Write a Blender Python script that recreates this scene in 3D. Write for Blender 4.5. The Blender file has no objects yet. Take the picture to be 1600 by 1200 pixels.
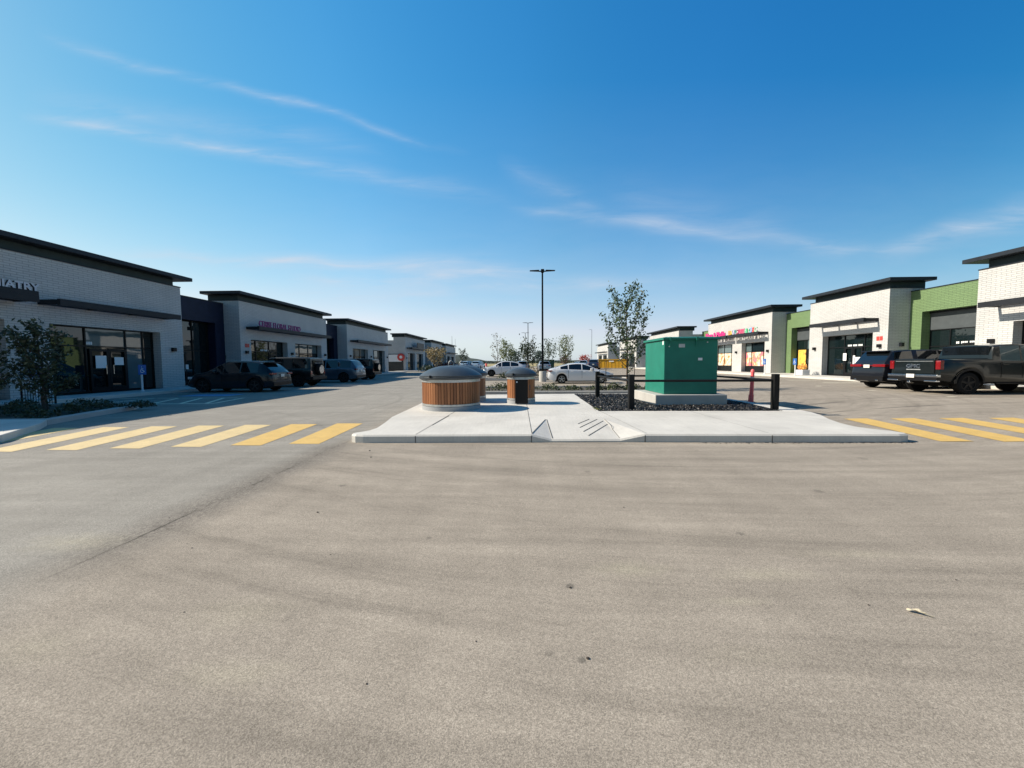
import bpy, bmesh, math, random
from mathutils import Vector, Matrix
R = math.radians
random.seed(7)
S = bpy.context.scene
COL = S.collection

# ------------------------------------------------------------ camera, sky, sun
cam = bpy.data.cameras.new('camera'); camo = bpy.data.objects.new('camera', cam); COL.objects.link(camo)
cam.sensor_width = 36; cam.lens = 13.5; cam.clip_start = .05; cam.clip_end = 5000
camo.matrix_world = (Matrix.Translation((0, 0, 1.5)) @ Matrix.Rotation(R(1.34), 4, 'Z')
                     @ Matrix.Rotation(R(90 - 3.24), 4, 'X') @ Matrix.Rotation(R(-.4), 4, 'Z'))
S.camera = camo
SUN_EL, SUN_AZ = 35.0, 276.0          # compass azimuth, clockwise from +Y
w = bpy.data.worlds.new('World'); S.world = w; w.use_nodes = True
nt = w.node_tree; N = nt.nodes; LK = nt.links

def mth(tree, op, a, b=None, c=None, clamp=False):
    n = tree.nodes.new('ShaderNodeMath'); n.operation = op; n.use_clamp = clamp
    for i, v in enumerate((a, b, c)):
        if v is None: continue
        if isinstance(v, (int, float)): n.inputs[i].default_value = v
        else: tree.links.new(v, n.inputs[i])
    return n.outputs[0]

def ramp(tree, fac, stops, interp='LINEAR'):
    n = tree.nodes.new('ShaderNodeValToRGB'); n.color_ramp.interpolation = interp
    el = n.color_ramp.elements
    while len(el) < len(stops): el.new(.5)
    for e, (p, c) in zip(el, stops):
        e.position = p; e.color = (c[0], c[1], c[2], 1) if not isinstance(c, (int, float)) else (c, c, c, 1)
    tree.links.new(fac, n.inputs[0]); return n.outputs[0]

def mixc(tree, fac, a, b, mode='MIX'):
    n = tree.nodes.new('ShaderNodeMix'); n.data_type = 'RGBA'; n.blend_type = mode
    for s, v in ((0, fac), (6, a), (7, b)):
        if isinstance(v, (int, float)): n.inputs[s].default_value = v
        elif isinstance(v, (tuple, list)): n.inputs[s].default_value = (*v[:3], 1)
        else: tree.links.new(v, n.inputs[s])
    return n.outputs[2]

def noise(tree, vec, scale, detail=2, rough=.5, dist=0):
    n = tree.nodes.new('ShaderNodeTexNoise'); n.inputs['Scale'].default_value = scale
    n.inputs['Detail'].default_value = detail; n.inputs['Roughness'].default_value = rough
    n.inputs['Distortion'].default_value = dist
    if vec is not None: tree.links.new(vec, n.inputs['Vector'])
    return n.outputs['Fac']

def mapping(tree, vec, scale=(1, 1, 1), rot=(0, 0, 0), loc=(0, 0, 0)):
    n = tree.nodes.new('ShaderNodeMapping')
    n.inputs['Scale'].default_value = scale; n.inputs['Rotation'].default_value = rot; n.inputs['Location'].default_value = loc
    tree.links.new(vec, n.inputs['Vector']); return n.outputs[0]

def build_sky():
    bg = N.get('Background') or N.new('ShaderNodeBackground')
    sky = N.new('ShaderNodeTexSky'); sky.sky_type = 'NISHITA'; sky.sun_disc = False
    sky.sun_elevation = R(SUN_EL); sky.sun_rotation = R(SUN_AZ)
    sky.altitude = 600; sky.air_density = 1.0; sky.dust_density = .7; sky.ozone_density = 1.8
    tc = N.new('ShaderNodeTexCoord'); sp = N.new('ShaderNodeSeparateXYZ'); LK.new(tc.outputs['Generated'], sp.inputs[0])
    x, y, z = sp.outputs
    yy = mth(nt, 'MAXIMUM', y, .05)
    u = mth(nt, 'DIVIDE', x, yy); v = mth(nt, 'DIVIDE', z, yy)
    cmb = N.new('ShaderNodeCombineXYZ'); LK.new(u, cmb.inputs[0]); LK.new(v, cmb.inputs[1])
    uv = cmb.outputs[0]
    wob = mth(nt, 'MULTIPLY', mth(nt, 'SUBTRACT', noise(nt, uv, 2.2, 3), .5), .10)
    fib = noise(nt, mapping(nt, uv, (1.6, 11, 1), (0, 0, R(-14))), 2.2, 6, .62, .6)      # long fibres
    fib2 = noise(nt, mapping(nt, uv, (2.5, 9, 1), (0, 0, R(8))), 3.1, 5, .6, .4)
    total = None
    # cirrus streaks: (u0, v0, u1, v1, half width at start, at end, strength)
    for (u0, v0, u1, v1, w0, w1, st) in (
            (-1.30, .655, -.42, .485, .026, .018, .36), (-.75, .545, -.02, .41, .022, .03, .24), (-1.28, .70, -.3, .52, .06, .03, .16), (-1.24, .86, -.40, .60, .022, .012, .22), (-.75, .70, -.12, .52, .016, .012, .20),
            (-.05, .40, .45, .33, .018, .03, .22), (.25, .37, .95, .25, .03, .026, .26), (.88, .25, 1.45, .42, .03, .06, .36), (.2, .43, .7, .33, .06, .04, .12),
            (-1.10, .29, .00, .25, .018, .026, .50), (-.62, .225, .10, .225, .02, .024, .46), (-.7, .185, .5, .195, .026, .03, .28),
            (-.06, .50, .22, .38, .03, .04, .16)):
        L = u1 - u0
        t = mth(nt, 'DIVIDE', mth(nt, 'SUBTRACT', u, u0), L)
        line = mth(nt, 'ADD', mth(nt, 'MULTIPLY', t, v1 - v0), v0)
        d = mth(nt, 'ABSOLUTE', mth(nt, 'ADD', mth(nt, 'SUBTRACT', v, line), wob))
        ww = mth(nt, 'ADD', mth(nt, 'MULTIPLY', t, w1 - w0), w0)
        m = mth(nt, 'SUBTRACT', 1, mth(nt, 'DIVIDE', d, mth(nt, 'MULTIPLY', ww, 1.6)), clamp=True)
        m = mth(nt, 'MULTIPLY', mth(nt, 'MULTIPLY', m, m), st)
        ends = mth(nt, 'MULTIPLY', mth(nt, 'MULTIPLY', t, 5, clamp=True), mth(nt, 'MULTIPLY', mth(nt, 'SUBTRACT', 1, t), 4, clamp=True))
        m = mth(nt, 'MULTIPLY', m, ends)
        total = m if total is None else mth(nt, 'ADD', total, m)
    fr = ramp(nt, fib, [(.32, .10), (.70, 1.5)])
    total = mth(nt, 'MULTIPLY', total, fr)
    # thin veil of high cloud low over the horizon
    veil = ramp(nt, v, [(0, .60), (.08, .48), (.17, .30), (.30, .14), (.5, .04), (.7, 0)])
    veil = mth(nt, 'MULTIPLY', veil, ramp(nt, fib2, [(.25, .80), (.75, 1.08)]))
    total = mth(nt, 'ADD', total, veil)
    front = mth(nt, 'MULTIPLY', mth(nt, 'SUBTRACT', y, .03), 8, clamp=True)
    total = mth(nt, 'MULTIPLY', mth(nt, 'MULTIPLY', total, front), 1, clamp=True)
    # grade of the sky's colour (the photograph's deep azure), per channel
    sr = N.new('ShaderNodeSeparateColor'); LK.new(sky.outputs[0], sr.inputs[0]); cc = N.new('ShaderNodeCombineColor')
    pw = [mth(nt, 'MULTIPLY', mth(nt, 'POWER', sr.outputs[k], g), m) for k, (g, m) in enumerate(((2.1, .30), (.95, 1.17), (.55, 2.36)))]
    redx = ramp(nt, mth(nt, 'ADD', mth(nt, 'MULTIPLY', x, .5), .5), [(.08, .62), (.32, .92), (.50, 1.0), (.68, .9), (.85, .55)])
    pw[0] = mth(nt, 'MINIMUM', mth(nt, 'MULTIPLY', pw[0], redx), mth(nt, 'MULTIPLY', pw[1], .88))
    pw[2] = mth(nt, 'MULTIPLY', pw[2], ramp(nt, mth(nt, 'ADD', mth(nt, 'MULTIPLY', x, .5), .5), [(.55, 1), (.85, 1.16)]))
    for k in range(3): LK.new(mth(nt, 'MINIMUM', pw[k], 9.0), cc.inputs[k])
    # deeper to the right; zenith and sky behind us dimmed to lessen fill light
    deep = mth(nt, 'MULTIPLY', ramp(nt, z, [(.70, 1), (.95, .62)]), ramp(nt, mth(nt, 'ADD', mth(nt, 'MULTIPLY', y, .5), .5), [(.25, .60), (.56, 1)]))
    deep = mth(nt, 'MULTIPLY', deep, ramp(nt, mth(nt, 'ADD', mth(nt, 'MULTIPLY', x, .5), .5), [(.08, .94), (.32, 1.17), (.50, 1.15), (.68, 1.0), (.85, .76)]))
    tint = mixc(nt, 1, cc.outputs[0], deep, 'MULTIPLY')
    colr = mixc(nt, total, tint, (5.0, 5.5, 6.3))
    LK.new(colr, bg.inputs['Color']); bg.inputs['Strength'].default_value = .09
    out = N.get('World Output') or N.new('ShaderNodeOutputWorld'); LK.new(bg.outputs[0], out.inputs[0])
build_sky()

sun = bpy.data.lights.new('sun', 'SUN'); suno = bpy.data.objects.new('sun', sun); COL.objects.link(suno)
sun.energy = 5.0; sun.angle = R(.5); sun.color = (1, .905, .77)
sdir = Vector((math.sin(R(SUN_AZ)) * math.cos(R(SUN_EL)), math.cos(R(SUN_AZ)) * math.cos(R(SUN_EL)), math.sin(R(SUN_EL))))
suno.rotation_euler = sdir.to_track_quat('Z', 'Y').to_euler(); suno.location = (-60, 10, 60)
S.view_settings.view_transform = 'Standard'; S.view_settings.look = 'None'
S.view_settings.exposure = .52; S.view_settings.gamma = 1
S.cycles.max_bounces = 6; S.cycles.use_denoising = True

# ------------------------------------------------------------ materials
def mat(name, col, rough=.6, metal=0, var=0, vscale=3, bump=0, bscale=60, coat=0, spec=None, detail=3):
    m = bpy.data.materials.new(name); m.use_nodes = True; t = m.node_tree
    b = t.nodes['Principled BSDF']
    b.inputs['Roughness'].default_value = rough; b.inputs['Metallic'].default_value = metal
    if coat: b.inputs['Coat Weight'].default_value = coat; b.inputs['Coat Roughness'].default_value = .04
    if spec is not None: b.inputs['Specular IOR Level'].default_value = spec
    b.inputs['Base Color'].default_value = (*col, 1)
    if var or bump:
        tc = t.nodes.new('ShaderNodeTexCoord')
    if var:
        f = noise(t, tc.outputs['Object'], vscale, detail, .6)
        lo = tuple(c * (1 - var) for c in col); hi = tuple(min(1, c * (1 + var)) for c in col)
        t.links.new(ramp(t, f, [(.3, lo), (.7, hi)]), b.inputs['Base Color'])
    if bump:
        bp = t.nodes.new('ShaderNodeBump'); bp.inputs['Strength'].default_value = bump; bp.inputs['Distance'].default_value = .01
        t.links.new(noise(t, tc.outputs['Object'], bscale, 3), bp.inputs['Height']); t.links.new(bp.outputs[0], b.inputs['Normal'])
    return m

def brick_mat(name, c1, c2, mortar, bw=.40, rh=.10, ms=.011, rough=.55):
    m = bpy.data.materials.new(name); m.use_nodes = True; t = m.node_tree; b = t.nodes['Principled BSDF']
    tc = t.nodes.new('ShaderNodeTexCoord'); br = t.nodes.new('ShaderNodeTexBrick')
    t.links.new(tc.outputs['UV'], br.inputs['Vector'])
    br.inputs['Color1'].default_value = (*c1, 1); br.inputs['Color2'].default_value = (*c2, 1); br.inputs['Mortar'].default_value = (*mortar, 1)
    br.inputs['Scale'].default_value = 1; br.inputs['Mortar Size'].default_value = ms; br.inputs['Mortar Smooth'].default_value = .2
    br.inputs['Brick Width'].default_value = bw; br.inputs['Row Height'].default_value = rh; br.inputs['Bias'].default_value = 0
    f = noise(t, tc.outputs['Object'], .6, 4, .6)
    t.links.new(mixc(t, 1, br.outputs['Color'], ramp(t, f, [(.3, .9), (.7, 1.04)]), 'MULTIPLY'), b.inputs['Base Color'])
    bp = t.nodes.new('ShaderNodeBump'); bp.inputs['Strength'].default_value = .6; bp.inputs['Distance'].default_value = .01
    bp.invert = True
    t.links.new(br.outputs['Fac'], bp.inputs['Height']); t.links.new(bp.outputs[0], b.inputs['Normal'])
    b.inputs['Roughness'].default_value = rough
    return m

def leaf_mat(name, stops, trans=.25):
    m = bpy.data.materials.new(name); m.use_nodes = True; t = m.node_tree; b = t.nodes['Principled BSDF']
    g = t.nodes.new('ShaderNodeNewGeometry')
    t.links.new(ramp(t, g.outputs['Random Per Island'], stops), b.inputs['Base Color'])
    b.inputs['Roughness'].default_value = .5
    tr = t.nodes.new('ShaderNodeBsdfTranslucent'); mx = t.nodes.new('ShaderNodeMixShader'); mx.inputs[0].default_value = trans
    t.links.new(ramp(t, g.outputs['Random Per Island'], [(p, tuple(min(1, k * 1.5) for k in c)) for p, c in stops]), tr.inputs[0])
    out = t.nodes['Material Output']
    t.links.new(b.outputs[0], mx.inputs[1]); t.links.new(tr.outputs[0], mx.inputs[2]); t.links.new(mx.outputs[0], out.inputs[0])
    return m

def asphalt_mat():
    m = bpy.data.materials.new('asphalt'); m.use_nodes = True; t = m.node_tree; b = t.nodes['Principled BSDF']
    tc = t.nodes.new('ShaderNodeTexCoord'); P = tc.outputs['Object']
    sp = t.nodes.new('ShaderNodeSeparateXYZ'); t.links.new(P, sp.inputs[0]); x, y, z = sp.outputs
    warm = (.312, .272, .222); cool = (.290, .270, .234)
    wig = mth(t, 'MULTIPLY', mth(t, 'SUBTRACT', noise(t, P, 1.3, 4), .5), .55)
    xs = mth(t, 'ADD', mth(t, 'ADD', x, 3.33), wig)
    side = ramp(t, mth(t, 'ADD', mth(t, 'MULTIPLY', xs, 1.2), .5), [(0, 0), (1, 1)])
    base = mixc(t, side, cool, warm)
    # wide blotches and paving streaks
    base = mixc(t, 1, base, ramp(t, noise(t, mapping(t, P, (.25, .8, 1)), 1, 4, .6), [(.28, .88), (.72, 1.12)]), 'MULTIPLY')
    base = mixc(t, 1, base, ramp(t, noise(t, mapping(t, P, (.10, 2.6, 1), (0, 0, R(-4))), 1.5, 5, .6, .3), [(.3, .90), (.7, 1.09)]), 'MULTIPLY')
    base = mixc(t, .7, base, ramp(t, noise(t, mapping(t, P, (2.2, .12, 1)), 1.2, 4, .6), [(.3, .92), (.7, 1.08)]), 'MULTIPLY')
    dc = t.nodes.new('ShaderNodeVectorMath'); dc.operation = 'LENGTH'
    t.links.new(mapping(t, P, (1, 1, 0), (0, 0, 0), (-3.5, -20.5, 0)), dc.inputs[0])
    ck = t.nodes.new('ShaderNodeCombineXYZ'); t.links.new(dc.outputs['Value'], ck.inputs[0])
    t.links.new(mth(t, 'MULTIPLY', x, .06), ck.inputs[1])
    arcs = ramp(t, noise(t, ck.outputs[0], 3.6, 6, .72), [(.28, .76), (.46, .98), (.72, 1.14)])
    base = mixc(t, side, base, mixc(t, 1, base, arcs, 'MULTIPLY'))
    base = mixc(t, 1, base, ramp(t, noise(t, P, 1.1, 6, .7, .5), [(.28, .91), (.72, 1.08)]), 'MULTIPLY')
    # pale dusty patches with soft edges
    for (px, py, rx, ry, s) in ((.78, 2.72, .34, .14, .5), (1.72, 2.66, .42, .10, .45), (-1.4, 1.75, .35, .12, .4), (-3.75, 3.1, .55, .22, .5),
                                (-1.7, 2.2, .4, .2, .3), (2.6, 2.95, .6, .1, .3), (1.15, 1.9, .3, .1, .2), (-2.6, 1.9, .35, .18, .3), (1.35, 2.35, .25, .06, .4)):
        d = t.nodes.new('ShaderNodeVectorMath'); d.operation = 'LENGTH'
        mp = mapping(t, P, (1 / rx, 1 / ry, 0), (0, 0, 0), (-px / rx, -py / ry, 0)); t.links.new(mp, d.inputs[0])
        f = mth(t, 'SUBTRACT', 1, mth(t, 'ADD', d.outputs['Value'], mth(t, 'MULTIPLY', mth(t, 'SUBTRACT', noise(t, P, 9, 4, .7), .5), 1.6)), clamp=True)
        base = mixc(t, mth(t, 'MULTIPLY', f, s), base, (.40, .36, .27))
    # small oil drips
    for (px, py, r_, s) in ((.32, 2.50, .035, .6), (.30, 1.86, .028, .6), (-1.38, 2.16, .04, .15), (.14, 1.90, .03, .3), (1.9, 3.3, .04, .4), (-2.2, 4.6, .05, .4), (3.4, 4.4, .07, .35), (.9, 5.2, .06, .35), (-.8, 3.2, .03, .4), (5.2, 5.9, .09, .3)):
        d = t.nodes.new('ShaderNodeVectorMath'); d.operation = 'LENGTH'
        t.links.new(mapping(t, P, (1 / r_, 1 / r_, 0), (0, 0, 0), (-px / r_, -py / r_, 0)), d.inputs[0])
        f = mth(t, 'SUBTRACT', 1, mth(t, 'ADD', d.outputs['Value'], mth(t, 'MULTIPLY', mth(t, 'SUBTRACT', noise(t, P, 40, 3, .7), .5), 1.4)), clamp=True)
        base = mixc(t, mth(t, 'MULTIPLY', mth(t, 'MULTIPLY', f, 2, clamp=True), s), base, (.08, .075, .065))
    # coarse, open-graded dark area left of the joint
    dl_ = t.nodes.new('ShaderNodeVectorMath'); dl_.operation = 'LENGTH'
    t.links.new(mapping(t, P, (1 / 2.2, 1 / .55, 0), (0, 0, R(-8)), (5.4 / 2.2, -3.95 / .55 - .35, 0)), dl_.inputs[0])
    f = mth(t, 'SUBTRACT', 1, mth(t, 'ADD', dl_.outputs['Value'], mth(t, 'MULTIPLY', mth(t, 'SUBTRACT', noise(t, P, 7, 5, .75), .5), 2.2)), clamp=True)
    base = mixc(t, mth(t, 'MULTIPLY', f, .55), base, (.135, .125, .118))
    # dark raveled strip along the paving joint
    jw = mth(t, 'ABSOLUTE', mth(t, 'ADD', x, mth(t, 'ADD', 3.34, mth(t, 'MULTIPLY', wig, .18))))
    rav = mth(t, 'SUBTRACT', 1, mth(t, 'DIVIDE', jw, .46), clamp=True)
    rav = mth(t, 'MULTIPLY', rav, ramp(t, noise(t, mapping(t, P, (3, 1.4, 1)), 11, 6, .85), [(.38, .10), (.62, 1)]))
    yfade = mth(t, 'SUBTRACT', 1, mth(t, 'DIVIDE', mth(t, 'ABSOLUTE', mth(t, 'SUBTRACT', y, 5.0)), 2.7), clamp=True)
    yfade = mth(t, 'MULTIPLY', yfade, 3, clamp=True)
    base = mixc(t, mth(t, 'MULTIPLY', mth(t, 'MULTIPLY', rav, yfade), .8), base, (.075, .066, .058))
    hair = mth(t, 'MULTIPLY', mth(t, 'LESS_THAN', jw, .012), yfade)
    base = mixc(t, mth(t, 'MULTIPLY', mth(t, 'MULTIPLY', hair, .6), ramp(t, noise(t, P, 3.5, 3), [(.42, 0), (.55, 1)])), base, (.05, .045, .04))
    # tyre tracks: arcs of turning cars
    far = mth(t, 'MULTIPLY', mth(t, 'SUBTRACT', y, 7.2), .6, clamp=True)
    for (cx, cy, rr, wd, s) in ((16, -9.0, 21.3, .10, .55), (16, -9.0, 22.9, .12, .40), (20, -6, 21.5, .16, .30), (13.5, -20, 34.5, .14, .30), (-14, 2, 11.6, .1, .16), (-13, 14, 8.2, .12, .22)):
        d = t.nodes.new('ShaderNodeVectorMath'); d.operation = 'LENGTH'
        t.links.new(mapping(t, P, (1, 1, 0), (0, 0, 0), (-cx, -cy, 0)), d.inputs[0])
        f = mth(t, 'SUBTRACT', 1, mth(t, 'DIVIDE', mth(t, 'ABSOLUTE', mth(t, 'SUBTRACT', d.outputs['Value'], rr)), wd), clamp=True)
        f = mth(t, 'MULTIPLY', mth(t, 'MULTIPLY', f, far), ramp(t, noise(t, P, .45, 3), [(.38, 0), (.58, 1)]))
        base = mixc(t, mth(t, 'MULTIPLY', f, s * 1.3), base, (.07, .06, .055))
    # aggregate
    for sc, lo, hi in ((210, .72, 1.27), (420, .72, 1.28)):
        vc = t.nodes.new('ShaderNodeTexVoronoi'); vc.inputs['Scale'].default_value = sc; t.links.new(P, vc.inputs['Vector'])
        sv = t.nodes.new('ShaderNodeSeparateXYZ'); t.links.new(vc.outputs['Color'], sv.inputs[0])
        base = mixc(t, 1, base, ramp(t, sv.outputs[0], [(0, lo), (1, hi)]), 'MULTIPLY')
    base = mixc(t, 1, base, ramp(t, noise(t, P, 45, 4, .75), [(.3, .90), (.7, 1.10)]), 'MULTIPLY')
    vo = t.nodes.new('ShaderNodeTexVoronoi'); vo.inputs['Scale'].default_value = 52; t.links.new(P, vo.inputs['Vector'])
    spk = ramp(t, vo.outputs['Distance'], [(.0, 1), (.16, 0)])
    csel = t.nodes.new('ShaderNodeSeparateXYZ'); t.links.new(vo.outputs['Color'], csel.inputs[0])
    lt = mth(t, 'MULTIPLY', spk, mth(t, 'GREATER_THAN', csel.outputs[0], .86))
    dk = mth(t, 'MULTIPLY', spk, mth(t, 'LESS_THAN', csel.outputs[0], .10))
    base = mixc(t, mth(t, 'MULTIPLY', lt, .75), base, (.55, .52, .46))
    base = mixc(t, mth(t, 'MULTIPLY', dk, .8), base, (.045, .04, .036))
    t.links.new(base, b.inputs['Base Color'])
    b.inputs['Roughness'].default_value = .85; b.inputs['Specular IOR Level'].default_value = .06
    bp = t.nodes.new('ShaderNodeBump'); bp.inputs['Strength'].default_value = .3; bp.inputs['Distance'].default_value = .004
    t.links.new(noise(t, P, 260, 3, .8), bp.inputs['Height']); t.links.new(bp.outputs[0], b.inputs['Normal'])
    return m

def concrete_mat(name, col, broom=True):
    m = bpy.data.materials.new(name); m.use_nodes = True; t = m.node_tree; b = t.nodes['Principled BSDF']
    tc = t.nodes.new('ShaderNodeTexCoord'); P = tc.outputs['Object']
    c = mixc(t, 1, col, ramp(t, noise(t, P, .9, 5, .6), [(.3, .84), (.7, 1.06)]), 'MULTIPLY')
    c = mixc(t, 1, c, ramp(t, noise(t, P, 70, 4, .8), [(.3, .88), (.7, 1.07)]), 'MULTIPLY')
    if broom:
        c = mixc(t, 1, c, ramp(t, noise(t, mapping(t, P, (14, .8, 1), (0, 0, R(4))), 2, 4, .6), [(.3, .95), (.7, 1.04)]), 'MULTIPLY')
    v = noise(t, P, 2.3, 5, .7)
    c = mixc(t, ramp(t, v, [(.54, 0), (.72, .26)]), c, tuple(k * .55 for k in col))
    t.links.new(c, b.inputs['Base Color']); b.inputs['Roughness'].default_value = .8
    bp = t.nodes.new('ShaderNodeBump'); bp.inputs['Strength'].default_value = .25; bp.inputs['Distance'].default_value = .004
    t.links.new(noise(t, mapping(t, P, (6, 1, 1)), 45, 3, .7), bp.inputs['Height']); t.links.new(bp.outputs[0], b.inputs['Normal'])
    return m

def paint_mat(name, col, wear):
    m = bpy.data.materials.new(name); m.use_nodes = True; t = m.node_tree; b = t.nodes['Principled BSDF']
    tc = t.nodes.new('ShaderNodeTexCoord'); P = tc.outputs['Object']
    c = mixc(t, 1, col, ramp(t, noise(t, P, 3, 5, .7), [(.3, .88), (.7, 1.08)]), 'MULTIPLY')
    c = mixc(t, 1, c, ramp(t, noise(t, P, 150, 2, .7), [(.3, .80), (.7, 1.15)]), 'MULTIPLY')
    c = mixc(t, ramp(t, noise(t, P, 55, 4, .8), [(.60 - wear, 0), (.70 - wear, .7)]), c, (.22, .20, .17))
    t.links.new(c, b.inputs['Base Color']); b.inputs['Roughness'].default_value = .7
    return m

def slat_mat():
    m = bpy.data.materials.new('cedar_slats'); m.use_nodes = True; t = m.node_tree; b = t.nodes['Principled BSDF']
    g = t.nodes.new('ShaderNodeNewGeometry'); tc = t.nodes.new('ShaderNodeTexCoord')
    c = ramp(t, g.outputs['Random Per Island'], [(0, (.19, .070, .024)), (.5, (.28, .105, .036)), (1, (.36, .145, .055))])
    c = mixc(t, 1, c, ramp(t, noise(t, mapping(t, tc.outputs['Object'], (20, 20, 1.2)), 2, 4, .6), [(.3, .8), (.7, 1.15)]), 'MULTIPLY')
    t.links.new(c, b.inputs['Base Color']); b.inputs['Roughness'].default_value = .5
    return m

def poster_mat(name, stops, sc, seed):
    m = bpy.data.materials.new(name); m.use_nodes = True; t = m.node_tree; b = t.nodes['Principled BSDF']
    tc = t.nodes.new('ShaderNodeTexCoord')
    p = mapping(t, tc.outputs['Object'], (1, 1, .8), (0, 0, 0), (seed, seed * .7, seed * .3))
    f = noise(t, p, sc, 4, .65, .8)
    t.links.new(ramp(t, f, stops), b.inputs['Base Color']); b.inputs['Roughness'].default_value = .35
    return m

def glass_mat(name, tint, rough=.02):
    m = bpy.data.materials.new(name); m.use_nodes = True; t = m.node_tree; b = t.nodes['Principled BSDF']
    b.inputs['Base Color'].default_value = (*tint, 1); b.inputs['Roughness'].default_value = rough
    b.inputs['IOR'].default_value = 1.6; b.inputs['Specular IOR Level'].default_value = .7
    tc = t.nodes.new('ShaderNodeTexCoord')
    bp = t.nodes.new('ShaderNodeBump'); bp.inputs['Strength'].default_value = .05; bp.inputs['Distance'].default_value = .05
    t.links.new(noise(t, tc.outputs['Object'], .8, 2), bp.inputs['Height']); t.links.new(bp.outputs[0], b.inputs['Normal'])
    return m

M = {}
M['asphalt'] = asphalt_mat()
M['concrete'] = concrete_mat('concrete', (.62, .59, .53))
M['kerb'] = concrete_mat('kerb_concrete', (.44, .425, .395), False)
M['pad'] = concrete_mat('pad_concrete', (.47, .455, .42), False)
M['white_brick'] = brick_mat('white_brick', (.545, .54, .52), (.50, .495, .48), (.30, .30, .295))
M['green_brick'] = brick_mat('green_tile', (.158, .245, .105), (.14, .22, .095), (.08, .125, .055))
M['navy_wall'] = mat('navy_panel', (.011, .016, .040), .5, spec=.2, var=.2)
M['fascia'] = mat('teal_fascia', (.032, .054, .060), .5, spec=.2, var=.15)
M['cap'] = mat('dark_roof_metal', (.020, .025, .032), .42, spec=.2, var=.15)
M['canopy'] = mat('canopy_steel', (.020, .022, .026), .45, spec=.2, var=.15)
M['frame'] = mat('black_aluminium', (.010, .011, .012), .35, spec=.2)
M['glass'] = glass_mat('shop_glass', (.006, .012, .013))
M['glass_hi'] = glass_mat('pale_glass', (.10, .14, .15))
M['grey_panel'] = mat('grey_panel', (.07, .08, .085), .5, spec=.2, var=.1)
M['white_print'] = mat('white_vinyl', (.75, .76, .76), .5)
M['red_print'] = mat('red_print', (.55, .05, .04), .5)
M['black'] = mat('black_rubber', (.012, .012, .012), .8, spec=.2, var=.2, vscale=20)
M['black_gloss'] = mat('black_plastic', (.010, .010, .011), .35, spec=.2)
M['galv'] = mat('galvanised_steel', (.50, .51, .50), .45, .7, var=.15, vscale=8)
M['lid'] = mat('lid_plastic', (.045, .056, .066), .42, var=.12, vscale=5)
M['slats'] = slat_mat()
M['bin_base'] = concrete_mat('bin_concrete', (.36, .37, .38), False)
M['trans_green'] = mat('green_enamel', (.018, .175, .125), .42, spec=.25, var=.10, vscale=2.5, bump=.05, bscale=30)
M['post_black'] = mat('black_post', (.010, .010, .010), .6, spec=.2, var=.2, vscale=10)
M['mulch_bed'] = mat('mulch_bed', (.012, .012, .012), .95, var=.5, vscale=40, bump=.8, bscale=50)
M['mulch'] = leaf_mat('mulch_chip', [(0, (.006, .006, .006)), (.6, (.014, .013, .013)), (.93, (.03, .028, .027)), (1, (.09, .08, .07))], .0)
M['yellow'] = paint_mat('yellow_paint', (.66, .43, .12), .03)
M['pale_yellow'] = paint_mat('pale_yellow_paint', (.66, .50, .24), .02)
M['line_paint'] = paint_mat('parking_line_paint', (.84, .78, .58), .02)
M['delineator'] = mat('red_delineator', (.95, .13, .135), .5)
M['sign_blue'] = mat('sign_blue', (.012, .10, .36), .45)
M['pole_white'] = mat('white_post', (.68, .69, .70), .45)
M['bark'] = mat('bark', (.10, .075, .055), .9, var=.35, vscale=12, bump=.5, bscale=30)
M['dark_bark'] = mat('dark_bark', (.055, .045, .038), .9, var=.35, vscale=12, bump=.5, bscale=30)
M['leaf'] = leaf_mat('leaf_green', [(0, (.032, .058, .028)), (.6, (.060, .098, .045)), (1, (.11, .155, .075))])
M['leaf_dark'] = leaf_mat('leaf_dark', [(0, (.016, .030, .014)), (.6, (.03, .05, .022)), (.95, (.055, .08, .04)), (1, (.12, .14, .09))], .15)
M['leaf_lime'] = leaf_mat('leaf_lime', [(0, (.08, .11, .03)), (.6, (.14, .17, .05)), (1, (.24, .25, .10))])
M['leaf_gold'] = leaf_mat('leaf_gold', [(0, (.14, .10, .04)), (.6, (.26, .20, .09)), (1, (.40, .33, .18))])
M['leaf_pale'] = leaf_mat('leaf_pale', [(0, (.17, .16, .11)), (.6, (.24, .22, .16)), (1, (.30, .27, .22))])
M['leaf_blue'] = leaf_mat('leaf_blue', [(0, (.035, .065, .055)), (.6, (.06, .10, .08)), (1, (.10, .14, .12))])
M['leaf_red'] = leaf_mat('leaf_red', [(0, (.05, .012, .014)), (.6, (.09, .02, .022)), (1, (.16, .04, .04))])
M['leaf_scarlet'] = leaf_mat('leaf_scarlet', [(0, (.30, .05, .04)), (1, (.5, .12, .09))])
M['shrub'] = leaf_mat('shrub_leaf', [(0, (.028, .040, .016)), (.55, (.055, .075, .026)), (1, (.11, .13, .05))], .15)
M['dry_leaf'] = mat('dry_leaf', (.46, .41, .30), .8, var=.4, vscale=40)
M['stone'] = mat('dark_pebble', (.045, .035, .028), .9)
M['tyre'] = mat('tyre_rubber', (.010, .010, .010), .85, spec=.2)
M['rim_dark'] = mat('dark_alloy', (.05, .052, .055), .35, .8)
M['rim'] = mat('silver_alloy', (.40, .41, .42), .32, .9)
M['carglass'] = glass_mat('car_glass', (.006, .008, .010))
M['carglass_pale'] = glass_mat('car_glass_pale', (.10, .135, .13))
M['chrome'] = mat('chrome', (.55, .56, .57), .18, 1)
M['tail'] = mat('tail_lens', (.20, .006, .008), .15, coat=.5)
M['head'] = mat('head_lens', (.55, .57, .60), .12)
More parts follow.
